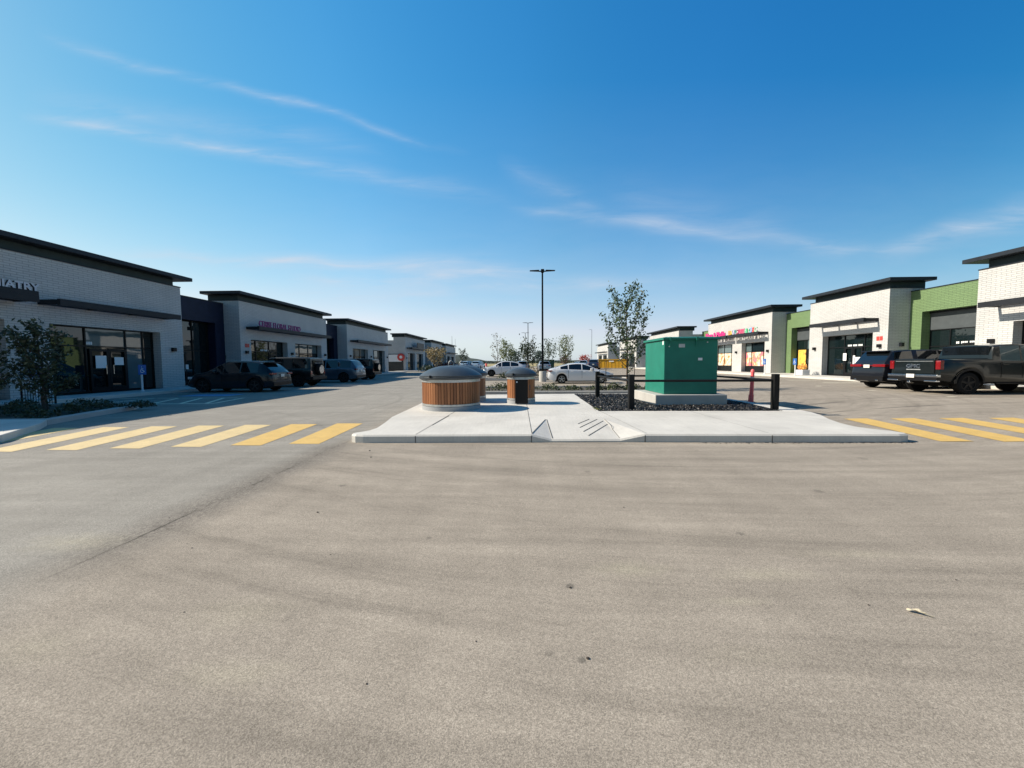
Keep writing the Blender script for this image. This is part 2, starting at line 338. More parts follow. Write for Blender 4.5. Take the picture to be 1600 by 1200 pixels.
M['plate'] = mat('licence_plate', (.70, .68, .62), .5, var=.1, vscale=30)
M['under'] = mat('underbody', (.008, .008, .008), .9, spec=.2)
def carpaint(name, col, rough=.28, metal=0):
    M[name] = mat(name, col, rough, metal, coat=.6 if max(col) < .1 else .8, spec=.22 if max(col) < .1 else .5)
carpaint('paint_black', (.008, .009, .013)); carpaint('paint_black_matt', (.007, .008, .009), .4)
carpaint('paint_blue', (.055, .075, .105), .3, .3); carpaint('paint_white', (.70, .71, .73)); carpaint('paint_silver', (.38, .40, .42), .3, .5)
carpaint('paint_green_black', (.007, .010, .010)); carpaint('paint_navy', (.02, .035, .075)); carpaint('paint_ice', (.30, .42, .55))
M['dumpster'] = mat('yellow_steel', (.56, .30, .015), .5, var=.15, vscale=1.5)
M['dk_green'] = mat('dark_green_enamel', (.008, .055, .040), .5)
M['sign_purple'] = mat('sign_purple', (.22, .02, .16), .4)
M['letter_face'] = mat('letter_face', (.55, .56, .60), .4)
M['letter_side'] = mat('letter_side', (.015, .015, .02), .4)
M['pink'] = mat('sign_pink', (.72, .03, .22), .4)
for nm, c in (('l_orange', (.75, .35, .08)), ('l_yellow', (.78, .52, .08)), ('l_lilac', (.50, .48, .68)), ('l_teal', (.10, .34, .30)), ('l_maroon', (.35, .03, .08)),
              ('l_rose', (.66, .10, .20)), ('l_green', (.12, .50, .25)), ('l_blue', (.25, .42, .75)), ('l_red', (.68, .12, .10)), ('l_mint', (.40, .62, .45))):
    M[nm] = mat('sign_' + nm[2:], c, .4)
M['poster_food'] = poster_mat('window_poster', [(.25, (.10, .04, .02)), (.40, (.55, .22, .06)), (.50, (.78, .66, .48)), (.58, (.80, .76, .66)), (.68, (.30, .32, .14)), (.8, (.6, .15, .08))], 2.2, 3.1)
M['poster_ice'] = poster_mat('window_poster', [(.25, (.70, .68, .62)), (.42, (.78, .70, .55)), (.50, (.62, .28, .08)), (.58, (.65, .12, .28)), (.66, (.75, .45, .2)), (.78, (.16, .30, .6))], 1.7, 8.3)
M['poster_yellow'] = poster_mat('door_poster', [(.30, (.72, .42, .06)), (.52, (.78, .50, .10)), (.60, (.22, .07, .03)), (.70, (.2, .5, .6)), (.8, (.7, .7, .65))], 1.3, 2.2)
M['field'] = mat('dry_field', (.33, .27, .12), .95, var=.3, vscale=.05)
M['grassland'] = mat('grassland', (.16, .15, .075), .95, var=.35, vscale=.03)
M['hill'] = mat('wooded_hill', (.045, .06, .045), .95, var=.35, vscale=.06, detail=6)
M['far_pole'] = mat('grey_pole', (.32, .34, .36), .5)

# ------------------------------------------------------------ mesh helpers
class MB:
    def __init__(s, T=None): s.v = []; s.f = []; s.T = T; s.mi = []; s.mats = []; s.cur = 0
    def use(s, m):
        if m not in s.mats: s.mats.append(m)
        s.cur = s.mats.index(m); return s
    def add(s, vs, fs):
        o = len(s.v); s.v += [tuple(s.T(*p)) if s.T else tuple(p) for p in vs]
        s.f += [tuple(i + o for i in f) for f in fs]; s.mi += [s.cur] * len(fs)
    def box(s, x0, x1, y0, y1, z0, z1):
        c = [(x, y, z) for z in (z0, z1) for y in (y0, y1) for x in (x0, x1)]
        if s.T: c = [s.T(*p) for p in c]
        lo = [min(p[i] for p in c) for i in range(3)]; hi = [max(p[i] for p in c) for i in range(3)]
        T, s.T = s.T, None
        s.add([(x, y, z) for z in (lo[2], hi[2]) for y in (lo[1], hi[1]) for x in (lo[0], hi[0])],
              [(0, 2, 3, 1), (4, 5, 7, 6), (0, 1, 5, 4), (2, 6, 7, 3), (0, 4, 6, 2), (1, 3, 7, 5)])
        s.T = T
    def prism(s, poly, z0, z1):
        n = len(poly)
        s.add([(x, y, z0) for x, y in poly] + [(x, y, z1) for x, y in poly],
              [tuple(range(n))[::-1], tuple(range(n, 2 * n))] + [(i, (i + 1) % n, n + (i + 1) % n, n + i) for i in range(n)])
    def tube(s, pts, rad, n=8, cap=True):
        pts = [Vector(p) for p in pts]
        if not isinstance(rad, (list, tuple)): rad = [rad] * len(pts)
        vs, fs = [], []
        for i, p in enumerate(pts):
            d = (pts[min(i + 1, len(pts) - 1)] - pts[max(i - 1, 0)]).normalized()
            a = d.orthogonal().normalized() if abs(d.z) < .99 else Vector((1, 0, 0)); b = d.cross(a).normalized(); a = b.cross(d)
            for k in range(n):
                t = 2 * math.pi * k / n; vs.append(p + (a * math.cos(t) + b * math.sin(t)) * rad[i])
        for i in range(len(pts) - 1):
            for k in range(n): fs.append((i * n + k, i * n + (k + 1) % n, (i + 1) * n + (k + 1) % n, (i + 1) * n + k))
        if cap: fs += [tuple(range(n))[::-1], tuple(range((len(pts) - 1) * n, len(pts) * n))]
        s.add(vs, fs)
    def lathe(s, prof, cx, cy, n=48, axis='z', cap=True):
        vs, fs = [], []
        for r, h in prof:
            for k in range(n):
                t = 2 * math.pi * k / n; c, q = r * math.cos(t), r * math.sin(t)
                vs.append((cx + c, cy + q, h) if axis == 'z' else (cx + c, h, cy + q))
        for i in range(len(prof) - 1):
            for k in range(n):
                f = (i * n + k, i * n + (k + 1) % n, (i + 1) * n + (k + 1) % n, (i + 1) * n + k)
                fs.append(f if axis == 'z' else f[::-1])
        if cap:
            a, b = tuple(range(n))[::-1], tuple(range((len(prof) - 1) * n, len(prof) * n))
            fs += [a, b] if axis == 'z' else [a[::-1], b[::-1]]
        s.add(vs, fs)
    def build(s, name, m, parent=None, smooth=None, bevel=0, bseg=2):
        org = parent_origin(parent)
        me = bpy.data.meshes.new(name)
        me.from_pydata([(p[0] - org[0], p[1] - org[1], p[2] - org[2]) for p in s.v], [], s.f)
        ms = s.mats or ([m] if m else [])
        for k in ms: me.materials.append(M[k] if isinstance(k, str) else k)
        if s.mats: me.polygons.foreach_set('material_index', s.mi)
        uvl = me.uv_layers.new(name='UVMap')
        for p in me.polygons:
            nx, ny, nz = (abs(c) for c in p.normal)
            for li in p.loop_indices:
                c = s.v[me.loops[li].vertex_index]
                uvl.data[li].uv = (c[1], c[2]) if nx >= ny and nx >= nz else ((c[0] + 7.13, c[2]) if ny >= nz else (c[0], c[1]))
        if smooth:
            for p in me.polygons: p.use_smooth = True
            me.set_sharp_from_angle(angle=R(smooth))
        o = bpy.data.objects.new(name, me); COL.objects.link(o)
        if parent is not None: o.parent = parent
        else: o.location = (0, 0, 0)
        if bevel:
            b = o.modifiers.new('bevel', 'BEVEL'); b.width = bevel; b.segments = bseg; b.limit_method = 'ANGLE'; b.angle_limit = R(40)
        return o

ORG = {}
def parent_origin(p):
    if p is None: return (0, 0, 0)
    while p.parent is not None: p = p.parent
    return ORG.get(p.name, (0, 0, 0))

def tag(o, label=None, cat=None, group=None, kind=None):
    if label: o['label'] = label
    if cat: o['category'] = cat
    if group: o['group'] = group
    if kind: o['kind'] = kind
    return o
def thing(name, label, cat, loc=(0, 0, 0), group=None, rz=0):
    """Empty at the thing's base. Parts are given in world coordinates, turned into local ones when built."""
    o = bpy.data.objects.new(name, None); COL.objects.link(o); o.location = loc; o.empty_display_size = .2
    ORG[o.name] = tuple(loc); tag(o, label, cat, group); return o
def local_thing(name, label, cat, loc, rz=0, group=None):
    """Empty whose parts are given in the thing's own coordinates."""
    o = bpy.data.objects.new(name, None); COL.objects.link(o); o.location = loc; o.rotation_euler = (0, 0, rz)
    ORG[o.name] = (0, 0, 0); tag(o, label, cat, group); return o
def dup(root, loc, rz, label, group=None):
    r = root.copy(); COL.objects.link(r); r.location = loc; r.rotation_euler = (0, 0, rz); r['label'] = label
    ORG[r.name] = (0, 0, 0)
    if group: r['group'] = group
    for ch in list(root.children):
        c = ch.copy(); COL.objects.link(c); c.parent = r
        for g in list(ch.children):
            d = g.copy(); COL.objects.link(d); d.parent = c
    return r
def struct(o): o['kind'] = 'structure'; return o

def gz(x): return 0 if x < 8 else (.15 if x > 16 else .15 * (x - 8) / 8)

def text_geo(body, size, extrude, bold=0):
    cu = bpy.data.curves.new('txt', 'FONT'); cu.body = body; cu.size = size; cu.extrude = extrude; cu.offset = bold
    cu.resolution_u = 3
    ob = bpy.data.objects.new('txt', cu); COL.objects.link(ob)
    me = bpy.data.meshes.new_from_object(ob)
    vs = [tuple(v.co) for v in me.vertices]; fs = [tuple(p.vertices) for p in me.polygons]
    bpy.data.objects.remove(ob); bpy.data.curves.remove(cu); bpy.data.meshes.remove(me)
    return vs, fs

# ------------------------------------------------------------ ground and paving
def sheet(name, xs, y0, y1, zf, m, n=1):
    b = MB(); vs = []; fs = []
    ys = [y0 + (y1 - y0) * i / n for i in range(n + 1)]
    for y in ys:
        for x in xs: vs.append((x, y, zf(x)))
    k = len(xs)
    for j in range(n):
        for i in range(k - 1): fs.append((j * k + i, j * k + i + 1, (j + 1) * k + i + 1, (j + 1) * k + i))
    b.add(vs, fs); return struct(b.build(name, m))
sheet('ground', [-2500, 2500], -400, 3000, lambda x: -.06, 'grassland')
sheet('parking_lot', [-60, 8, 16, 60], -40, 128, gz, 'asphalt')
sheet('dry_grass_field', [-260, 90], 150, 420, lambda x: -.03, 'field')

def hill(name, x0, x1, y0, y1, h, m, seed):
    r = random.Random(seed); nx, ny = 40, 8; vs = []; fs = []
    for j in range(ny + 1):
        for i in range(nx + 1):
            a, c = i / nx, j / ny
            e = math.sin(math.pi * c) ** .7 * min(1, 6 * a) * min(1, 3 * (1 - a))
            vs.append((x0 + (x1 - x0) * a, y0 + (y1 - y0) * c, -.5 + e * h * (.85 + .25 * r.random())))
    for j in range(ny):
        for i in range(nx): q = j * (nx + 1) + i; fs.append((q, q + 1, q + nx + 2, q + nx + 1))
    b = MB(); b.add(vs, fs); return struct(b.build(name, m, smooth=60))
hill('wooded_hill', -190, -28, 420, 560, 12.5, 'hill', 1)
hill('distant_hills', -900, 900, 1500, 1700, 9, 'hill', 2)

# far tree line: a belt of leafy clumps that reads as one mass
def leaf_cloud(b, c, rx, ry, rz, n, size, rng, flat=0):
    for _ in range(n):
        while True:
            p = Vector((rng.uniform(-1, 1), rng.uniform(-1, 1), rng.uniform(-1, 1)))
            if .25 < p.length < 1: break
        q = Vector((c[0] + p.x * rx, c[1] + p.y * ry, c[2] + p.z * rz))
        leaf(b, q, size * rng.uniform(.6, 1.3), rng, flat)
def leaf(b, q, s, rng, flat=0, direc=None):
    n = Vector((rng.gauss(0, 1), rng.gauss(0, 1), rng.gauss(0, 1) + flat)).normalized()
    a = n.orthogonal().normalized(); a.rotate(Matrix.Rotation(rng.uniform(0, 6.28), 3, n)) ; c = n.cross(a)
    a *= s * .5; c *= s * .28
    b.add([q - a, q + c - n * s * .05, q + a, q - c - n * s * .05], [(0, 1, 2, 3)])
rng = random.Random(5); b = MB()
for i in range(60):
    x = -260 + 520 * i / 60 + rng.uniform(-4, 4); h = rng.uniform(1.5, 3.6)
    leaf_cloud(b, (x, 430 + rng.uniform(-10, 25), h * .55), rng.uniform(5, 9), 4, h * .6, 60, 2.0, rng)
tag(b.build('treeline', 'leaf_dark'), 'low dark belt of far trees along the edge of the dry field', 'treeline', kind='stuff')

# traffic island
L_OUT = [(-3.4, 16.0), (-3.4, 13), (-3.36, 12.5), (-3.27, 9.5), (-3.14, 8.7), (-3.04, 7.9), (-3.08, 7.62), (-3.17, 7.47), (-3.255, 7.37), (-3.275, 7.28), (-3.235, 7.19), (-3.14, 7.125), (-2.98, 7.10), (.19, 7.12), (.57, 7.12), (1.84, 7.12), (2.30, 7.12), (4.6, 7.08), (6.85, 7.04), (7.03, 7.08), (7.10, 7.18), (7.06, 7.40), (6.90, 7.62), (6.80, 7.90), (6.88, 8.35), (7.08, 8.9),
         (7.38, 9.5), (7.58, 10.1), (7.66, 10.9), (7.58, 12), (7.45, 13.5), (7.3, 15), (7.2, 16.3), (2.2, 16.3)]
BED = [(2.23, 16.1), (2.13, 10.5), (7.0, 10.4), (7.22, 12.5), (7.06, 14.5), (6.95, 16.1)]
TOP = .15
def inset(poly, d):
    out = []; n = len(poly)
    for i in range(n):
        p0, p1, p2 = Vector(poly[i - 1]), Vector(poly[i]), Vector(poly[(i + 1) % n])
        e1 = (p1 - p0).normalized(); e2 = (p2 - p1).normalized(); nn = (Vector((-e1.y, e1.x)) + Vector((-e2.y, e2.x)))
        nn = nn.normalized() / max(.5, math.cos(.5 * e1.angle(e2, 0))); out.append(tuple(p1 + nn * d))
    return out
def island():
    i0 = L_OUT.index((.19, 7.12))
    hs = [0.055 if i in (i0 + 1, i0 + 2) else TOP for i in range(len(L_OUT))]
    ins = inset(L_OUT, .03); n = len(L_OUT)
    b = MB(); vs = []; fs = []
    for p in L_OUT: vs.append((*p, -.03))
    for p, h in zip(L_OUT, hs): vs.append((*p, max(.008, h - .03)))
    for p, h in zip(ins, hs): vs.append((*p, h))
    for k in range(2):
        for i in range(n): j = (i + 1) % n; fs.append((k * n + i, k * n + j, (k + 1) * n + j, (k + 1) * n + i))
    r5, r6 = len(vs), len(vs) + 1
    vs += [(1.93, 9.05, TOP), (.58, 9.05, TOP)]
    o2 = 2 * n
    fs += [(o2 + i0, o2 + i0 + 1, r6), (o2 + i0 + 1, o2 + i0 + 2, r5, r6), (o2 + i0 + 2, o2 + i0 + 3, r5)]
    b.add(vs, fs)
    ob = b.build('island_pavement', 'concrete')
    bm = bmesh.new(); bm.from_mesh(ob.data); bm.verts.ensure_lookup_table()
    # the flat top with a notch for the ramp and a hole for the planting bed (cut to it with a slit)
    ring = [bm.verts[o2 + i] for i in range(i0 + 1)] + [bm.verts[r6], bm.verts[r5]] + [bm.verts[o2 + i] for i in range(i0 + 3, n)]
    bv = [bm.verts.new((*p, TOP)) for p in BED]
    edges = []
    def edge(a, c):
        e = bm.edges.get((a, c)) or bm.edges.new((a, c)); edges.append(e)
    for i in range(len(ring)): edge(ring[i], ring[(i + 1) % len(ring)])
    for i in range(len(bv)): edge(bv[i], bv[(i + 1) % len(bv)])
    bmesh.ops.triangle_fill(bm, use_beauty=True, use_dissolve=False, edges=edges)
    bmesh.ops.recalc_face_normals(bm, faces=bm.faces)
    bm.to_mesh(ob.data); bm.free()
    return struct(ob)
island()
def inbed(x, y, poly):
    c = False; n = len(poly)
    for i in range(n):
        (x1, y1), (x2, y2) = poly[i], poly[i - 1]
        if (y1 > y) != (y2 > y) and x < (x2 - x1) * (y - y1) / (y2 - y1) + x1: c = not c
    return c
b = MB(); b.add([(*p, .115) for p in inset(BED, -.03)][::-1], [tuple(range(len(BED)))]); struct(b.build('planting_bed_soil', 'mulch_bed'))
b = MB(); rng = random.Random(3); k = 0
while k < 9000:
    x, y = rng.uniform(2.1, 7.3), rng.uniform(10.35, 16.1)
    if rng.random() > (13.2 - y * .55) / 7 + .2: continue
    if not inbed(x, y, BED) or (4.1 < x < 6.5 and 12.0 < y < 14.5): continue
    k += 1; s = rng.uniform(.016, .05); z = .118 + rng.uniform(0, .035)
    m = Matrix.Rotation(rng.uniform(0, 6.3), 3, 'Z') @ Matrix.Rotation(rng.uniform(-.7, .7), 3, 'X') @ Matrix.Rotation(rng.uniform(-.7, .7), 3, 'Y')
    pts = [Vector((x, y, z)) + m @ Vector(p) for p in ((-s, -s * .5, 0), (s * .8, -s * .4, 0), (s, s * .5, 0), (-s * .7, s * .45, 0), (rng.uniform(-.3, .3) * s, 0, s * .6))]
    b.add(pts, [(0, 1, 4), (1, 2, 4), (2, 3, 4), (3, 0, 4)])
tag(b.build('bark_mulch', 'mulch'), 'loose black mulch chips around the green transformer', 'mulch', kind='stuff')

b = MB(); rng = random.Random(12)
for k in range(420):
    x = 3.2 + 3.9 * rng.random() ** .7; y = 7.06 - abs(rng.gauss(0, .035)) - .012; s_ = rng.uniform(.004, .013)
    b.add([(x - s_, y - s_ * .6, .002), (x + s_, y - s_ * .5, .002), (x + s_ * .3, y + s_ * .8, .002), (x, y, s_ * 1.1)], [(0, 1, 3), (1, 2, 3), (2, 0, 3)])
tag(b.build('kerb_grit', 'mulch'), 'loose dark grit along the foot of the island kerb', 'grit', kind='stuff')
# scored lines in the pavement, sheets just above it
M['joint'] = mat('joint_grey', (.10, .095, .085), .9)  # plain dark grey for the scored joint lines
def zi(x, y):
    if .57 <= x <= 1.9 and y < 9.05: return .055 + (TOP - .055) * (y - 7.12) / (9.05 - 7.12)
    if .19 <= x < .57 and y < 9.05:      # flare left
        e = (x - .19) / .38; yl = 7.12 + (9.05 - 7.12) * e
        return TOP - (TOP - .055) * max(0, (yl - y)) / max(.05, yl - 7.12) * e if y < yl else TOP
    return TOP
def strip(b, p, q, wd, n=10):
    d = Vector((q[0] - p[0], q[1] - p[1])); t = Vector((-d.y, d.x)).normalized() * wd / 2; vs = []; fs = []
    for i in range(n + 1):
        c = Vector(p) + d * i / n
        for sg in (-1, 1): e = c + t * sg; vs.append((e.x, e.y, zi(c.x, c.y) + .005))
    for i in range(n): fs.append((2 * i, 2 * i + 2, 2 * i + 3, 2 * i + 1))
    b.add(vs, fs)
b = MB()
for p, q, wd in (((.59, 7.2), (.60, 9.0), .018), ((1.26, 7.75), (1.88, 8.80), .022), ((1.24, 8.12), (1.78, 9.00), .022), ((1.26, 8.5), (1.60, 9.02), .022), ((1.30, 7.4), (1.90, 8.45), .022),
                 ((.2, 7.2), (.57, 9.0), .02), ((1.95, 9.0), (1.85, 7.2), .012), ((-1.99, 7.14), (-1.80, 11.0), .010), ((-1.93, 8.2), (-1.84, 9.7), .022), ((.2, 7.2), (.16, 16), .010),
                 ((-3.2, 9.45), (-1.8, 9.5), .010), ((-3.3, 12.6), (2.1, 12.6), .008), ((2.35, 7.2), (2.15, 10.5), .007), ((4.6, 7.2), (4.55, 10.4), .007), ((2.1, 10.1), (7.5, 10.1), .008)):
    strip(b, p, q, wd)
for x, y in ((-1.99, 7.106), (.19, 7.117), (2.30, 7.117), (4.6, 7.077)): b.box(x - .007, x + .007, y - .003, y + .01, 0, .128)
struct(b.build('pavement_joints', 'joint'))

# markings
def quad_marks(name, quads, m, dz=.004):  # thin painted sheets
    b = MB()
    for q in quads: b.add([(x, y, gz(x) + dz) for x, y in q], [(0, 1, 2, 3)])
    return struct(b.build(name, m))
LQ = []
for k in range(8):
    xn, xf = -4.07 - 1.02 * k, -4.28 - 1.10 * k
    yn, yf = 7.02 - .12 * k, 9.43 - .09 * k
    LQ.append([(xn - .29, yn + .01), (xn + .29, yn - .01), (xf + .33, yf - .01), (xf - .33, yf + .01)])
quad_marks('crosswalk_stripes', LQ[:2], 'yellow'); quad_marks('crosswalk_stripes', LQ[2:], 'pale_yellow')
RQ = []
for k in range(9):
    xn, xf = 7.93 + 1.01 * k, 8.48 + 1.05 * k
    yn, yf = 7.10 - .09 * k, 9.88 - .12 * k
    RQ.append([(xn - .28, yn + .01), (xn + .28, yn - .01), (xf + .28, yf - .01), (xf - .28, yf + .01)])
quad_marks('crosswalk_stripes', RQ, 'yellow', .006)
def line(p, q, wd):
    d = (Vector(q) - Vector(p)); t = Vector((-d.y, d.x)).normalized() * wd / 2
    a, c = Vector(p), Vector(q); return [tuple(a - t), tuple(c - t), tuple(c + t), tuple(a + t)]
PL = [line(p, q, .15) for p, q in (((-16.4, 14.95), (-16.3, 16.86)), ((-14.2, 14.4), (-15.3, 16.8)), ((-13.1, 14.4), (-14.2, 16.7)), ((-12.1, 14.4), (-13.2, 16.7)), ((-11.8, 14.45), (-12.3, 16.7)), ((-16.2, 14.35), (-11.75, 14.35)))]
quad_marks('accessible_marking', [[(-16.2, 17.7), (-13.8, 17.7), (-13.8, 18.9), (-16.2, 18.9)]], mat('blue_road_paint', (.16, .33, .52), .7, var=.25, vscale=8), .004)
for y in (16.75, 19.4, 22.6, 25.9, 29.0, 32.2, 35.4, 38.6, 41.8): PL.append(line((-18, y), (-12.6, y), .13))
for y in (11, 14.2, 17.35, 20.4, 23.5, 26.6): PL.append(line((15.4, y), (20.4, y), .14))
for x in (1.2, 2.9, 4.9): PL.append(line((x, 16.75), (x + .25, 17.75), .1))
for y in (23.5, 26, 29.2): PL.append(line((-3, y), (7.5, y), .1))
quad_marks('parking_lines', PL, 'line_paint', .005)

# sidewalks
def slab(name, poly, z0, z1, m, bevel=.02):
    b = MB(); b.prism(poly, z0, z1); return struct(b.build(name, m, bevel=bevel))
slab('left_sidewalk', [(-21.9, 5), (-18.4, 13.4), (-18.4, 61.5), (-21.9, 61.5)], -.03, .15, 'concrete')
slab('right_sidewalk', [(25.6, 5), (25.6, 54), (21.2, 54), (21.0, 5)], .1, .30, 'concrete')
slab('far_left_sidewalk', [(-21.9, 66), (-17.5, 66), (-17.5, 125), (-21.9, 125)], -.03, .15, 'concrete')
slab('far_right_sidewalk', [(25.6, 57), (25.6, 126), (21.5, 126), (21.5, 57)], .1, .30, 'concrete')
slab('corner_sidewalk', [(-30, 3), (-9.6, 3), (-9.75, 6.0), (-10.2, 7.25), (-10.85, 8.1), (-11.3, 8.7), (-11.9, 9.3), (-30, 8.9)], -.03, .15, 'concrete')
# left planter: kerb ring and soil
LP = [(-11.92, 9.32), (-12.55, 11.2), (-12.95, 12.5), (-13.3, 13.0), (-13.9, 13.15), (-18.38, 13.2), (-20.4, 8.99)]
def kerbed(name_k, name_s, poly, z1, wd=.16):
    ins = inset(poly, wd); n = len(poly); b = MB()
    vs = [(*p, -.03) for p in poly] + [(*p, z1 - .02) for p in poly] + [(*p, z1) for p in inset(poly, .02)] + [(*p, z1) for p in ins] + [(*p, z1 - .08) for p in ins]
    fs = [(k * n + i, k * n + (i + 1) % n, (k + 1) * n + (i + 1) % n, (k + 1) * n + i) for k in range(4) for i in range(n)]
    b.add(vs, fs); struct(b.build(name_k, 'kerb'))
    b = MB(); b.add([(*p, z1 - .06) for p in inset(poly, wd - .01)], [tuple(range(n))]); struct(b.build(name_s, 'soil'))
M['soil'] = mat('bed_soil', (.075, .062, .045), .95, var=.45, vscale=6, bump=.6, bscale=25)
kerbed('planter_kerb', 'planter_soil', LP, .15)
CP = [(-3.0, 18.1), (-2.7, 17.9), (6.6, 17.7), (7.0, 17.9), (7.1, 18.3), (7.0, 21.2), (6.6, 21.5), (-2.6, 21.6), (-3.0, 21.3)]
kerbed('median_kerb', 'median_soil', CP, .15)
CP2 = [(-3.2, 31.5), (9, 31.2), (9, 34), (-3.2, 34.3)]
kerbed('far_median_kerb', 'far_median_soil', CP2, .15)
CP3 = [(-16.2, 62), (-12.5, 62), (-12.5, 80), (-16.2, 80)]
kerbed('far_planter_kerb', 'far_planter_soil', CP3, .15)

# ------------------------------------------------------------ shops
SIDE = {'L': (-20.5, 1), 'R': (24.0, -1)}
def TF(side, d0=0):
    X0, sg = SIDE[side]
    return lambda a, d, z: (X0 + sg * (d + d0), a, z)
def wall_slab(b, a0, a1, d0, d1, z0, z1, ops):
    ops = sorted(ops); cur = a0
    for (o0, o1, q0, q1) in ops:
        if o0 > cur: b.box(cur, o0, d0, d1, z0, z1)
        if q0 > z0: b.box(o0, o1, d0, d1, z0, q0)
        if q1 < z1: b.box(o0, o1, d0, d1, q1, z1)
        cur = o1
    if cur < a1: b.box(cur, a1, d0, d1, z0, z1)
def glazing(root, T, o, d, mull, transom=None, kick=0, door=None, glass='glass', pale=()):
    """A storefront in opening o=(a0,a1,z0,z1) at depth d: frame, pane(s), kick plate, door leaves with handles."""
    a0, a1, z0, z1 = o; t = .05
    fr = MB(T)
    fr.box(a0, a0 + t, d - .06, d + .06, z0, z1); fr.box(a1 - t, a1, d - .06, d + .06, z0, z1)
    fr.box(a0 + t, a1 - t, d - .06, d + .06, z1 - t, z1); fr.box(a0 + t, a1 - t, d - .06, d + .06, z0, z0 + .1)
    for m in mull: fr.box(m - .03, m + .03, d - .055, d + .055, z0 + .1, z1 - t)
    if transom:
        for (b0, b1) in zip([a0 + t] + [m + .03 for m in mull], [m - .03 for m in mull] + [a1 - t]):
            fr.box(b0, b1, d - .05, d + .05, transom - .03, transom + .03)
    f = fr.build('window_frame', 'frame', root)
    if kick:
        k = MB(T); k.box(a0 + t, a1 - t, d - .04, d + .045, z0 + .1, z0 + kick); k.build('kick_plate', 'frame', root)
    cells = list(zip([a0 + t] + [m + .03 for m in mull], [m - .03 for m in mull] + [a1 - t]))
    for i, (b0, b1) in enumerate(cells):
        for (q0, q1, top) in (((z0 + max(kick, .1), transom - .03, 0), (transom + .03, z1 - t, 1)) if transom else ((z0 + max(kick, .1), z1 - t, 0),)):
            p = MB(T); p.box(b0, b1, d - .02, d + .005, q0, q1)
            p.build('pane', 'glass_hi' if (i, top) in pale else glass, f)
    if door:
        for j, (e0, e1) in enumerate(door):
            dr = MB(T); h = 2.15
            for q in ((e0, e0 + .1), (e1 - .1, e1)): dr.box(q[0], q[1], d + .06, d + .10, z0 + .02, z0 + h)
            dr.box(e0 + .1, e1 - .1, d + .06, d + .10, z0 + h - .12, z0 + h); dr.box(e0 + .1, e1 - .1, d + .06, d + .10, z0 + .02, z0 + .26)
            do = dr.build('door', 'frame', root)
            hb = MB(T); ha = e1 - .16 if j == 0 else e0 + .16
            hb.tube([(ha, d + .14, z0 + .9), (ha, d + .14, z0 + 1.35)], .016, 6); hb.build('handle', 'chrome', do)
    return f
def shop(side, a0, a1, label, zb, ops, glz, canopies, lights=(), depth=14, group='white brick shop pavilions', detail=True, wallm='white_brick'):
    T = TF(side); X0, sg = SIDE[side]
    root = thing('shop_building', label, 'building', (X0, (a0 + a1) / 2, zb), group)
    b = MB(T)
    wall_slab(b, a0, a1, -.62, 0, zb - .3, 6.12, ops)
    b.box(a0, a1, -2.1, -.62, zb - .3, 6.12); b.box(a0 + .03, a1 - .03, -depth, -2.1, zb - .3, 5.55)
    b.build('wall', wallm, root)
    c = MB(T); e = .03
    c.box(a0 - e, a1 + e, -.28, e, 6.12, 6.17); c.box(a0 - e, a0 + .22, -2.1 - e, -.28, 6.12, 6.17); c.box(a1 - .22, a1 + e, -2.1 - e, -.28, 6.12, 6.17)
    c.build('parapet_trim', 'cap', root)
    f = MB(T); f.box(a0 + .22, a1 - .22, -2.44, -.22, 6.12, 6.55); f.build('fascia_band', 'fascia', root)
    r = MB(T); r.box(a0 - .43, a1 + .43, -2.5, .43, 6.55, 6.76); r.build('roof', 'cap', root, bevel=.015)
    for (c0, c1) in canopies:
        k = MB(T); k.box(c0, c1, .86, 1.0, 4.06, 4.33)
        cn = k.build('canopy', 'canopy', root, bevel=.006)
        n = max(2, round((c1 - c0) / 1.9)); ar = MB(T)
        for i in range(n + 1):
            ac = c0 + .05 + (c1 - c0 - .1) * i / n
            ar.box(ac - .05, ac + .05, .002, .858, 4.09, 4.30)
        ar.box(c0 + .1, c1 - .1, .08, .12, 4.10, 4.16)
        ar.build('canopy_bracket', 'canopy', cn)
    for i, o in enumerate(ops): glazing(root, T, o, -.50, **glz[i])
    for (a, z) in lights:
        l = MB(T); l.box(a - .11, a + .11, .002, .16, z - .12, z + .10); l.build('wall_light', 'black_gloss', root, bevel=.01)
    return root
def link(side, a0, a1, label, zb, rec, op, wallm, glz, panel=False, top=5.87, group='recessed entrance links between pavilions'):
    T = TF(side, -rec); X0, sg = SIDE[side]
    root = thing('entrance_building', label, 'building', (X0 - sg * rec, (a0 + a1) / 2, zb), group)
    b = MB(T); wall_slab(b, a0 + .004, a1 - .004, -.75, 0, zb - .3, top, [op])
    b.box(a0 + .004, a1 - .004, -11, -.75, zb - .3, top - .02)
    b.build('wall', wallm, root)
    t = MB(T); t.box(a0 + .005, a1 - .005, -.35, .03, top, top + .06); t.build('parapet_trim', 'cap', root)
    o = list(op)
    if panel:
        p = MB(T); p.box(op[0] + .004, op[1] - .004, -.6, -.52, 3.35, op[3] - .12); p.build('header_panel', 'grey_panel', root)
        q = MB(T); q.box(op[0] + .004, op[1] - .004, -.62, -.45, op[3] - .12, op[3]); q.build('header_trim', 'frame', root)
        o[3] = 3.35
    glazing(root, T, o, -.60, **glz)
    return root

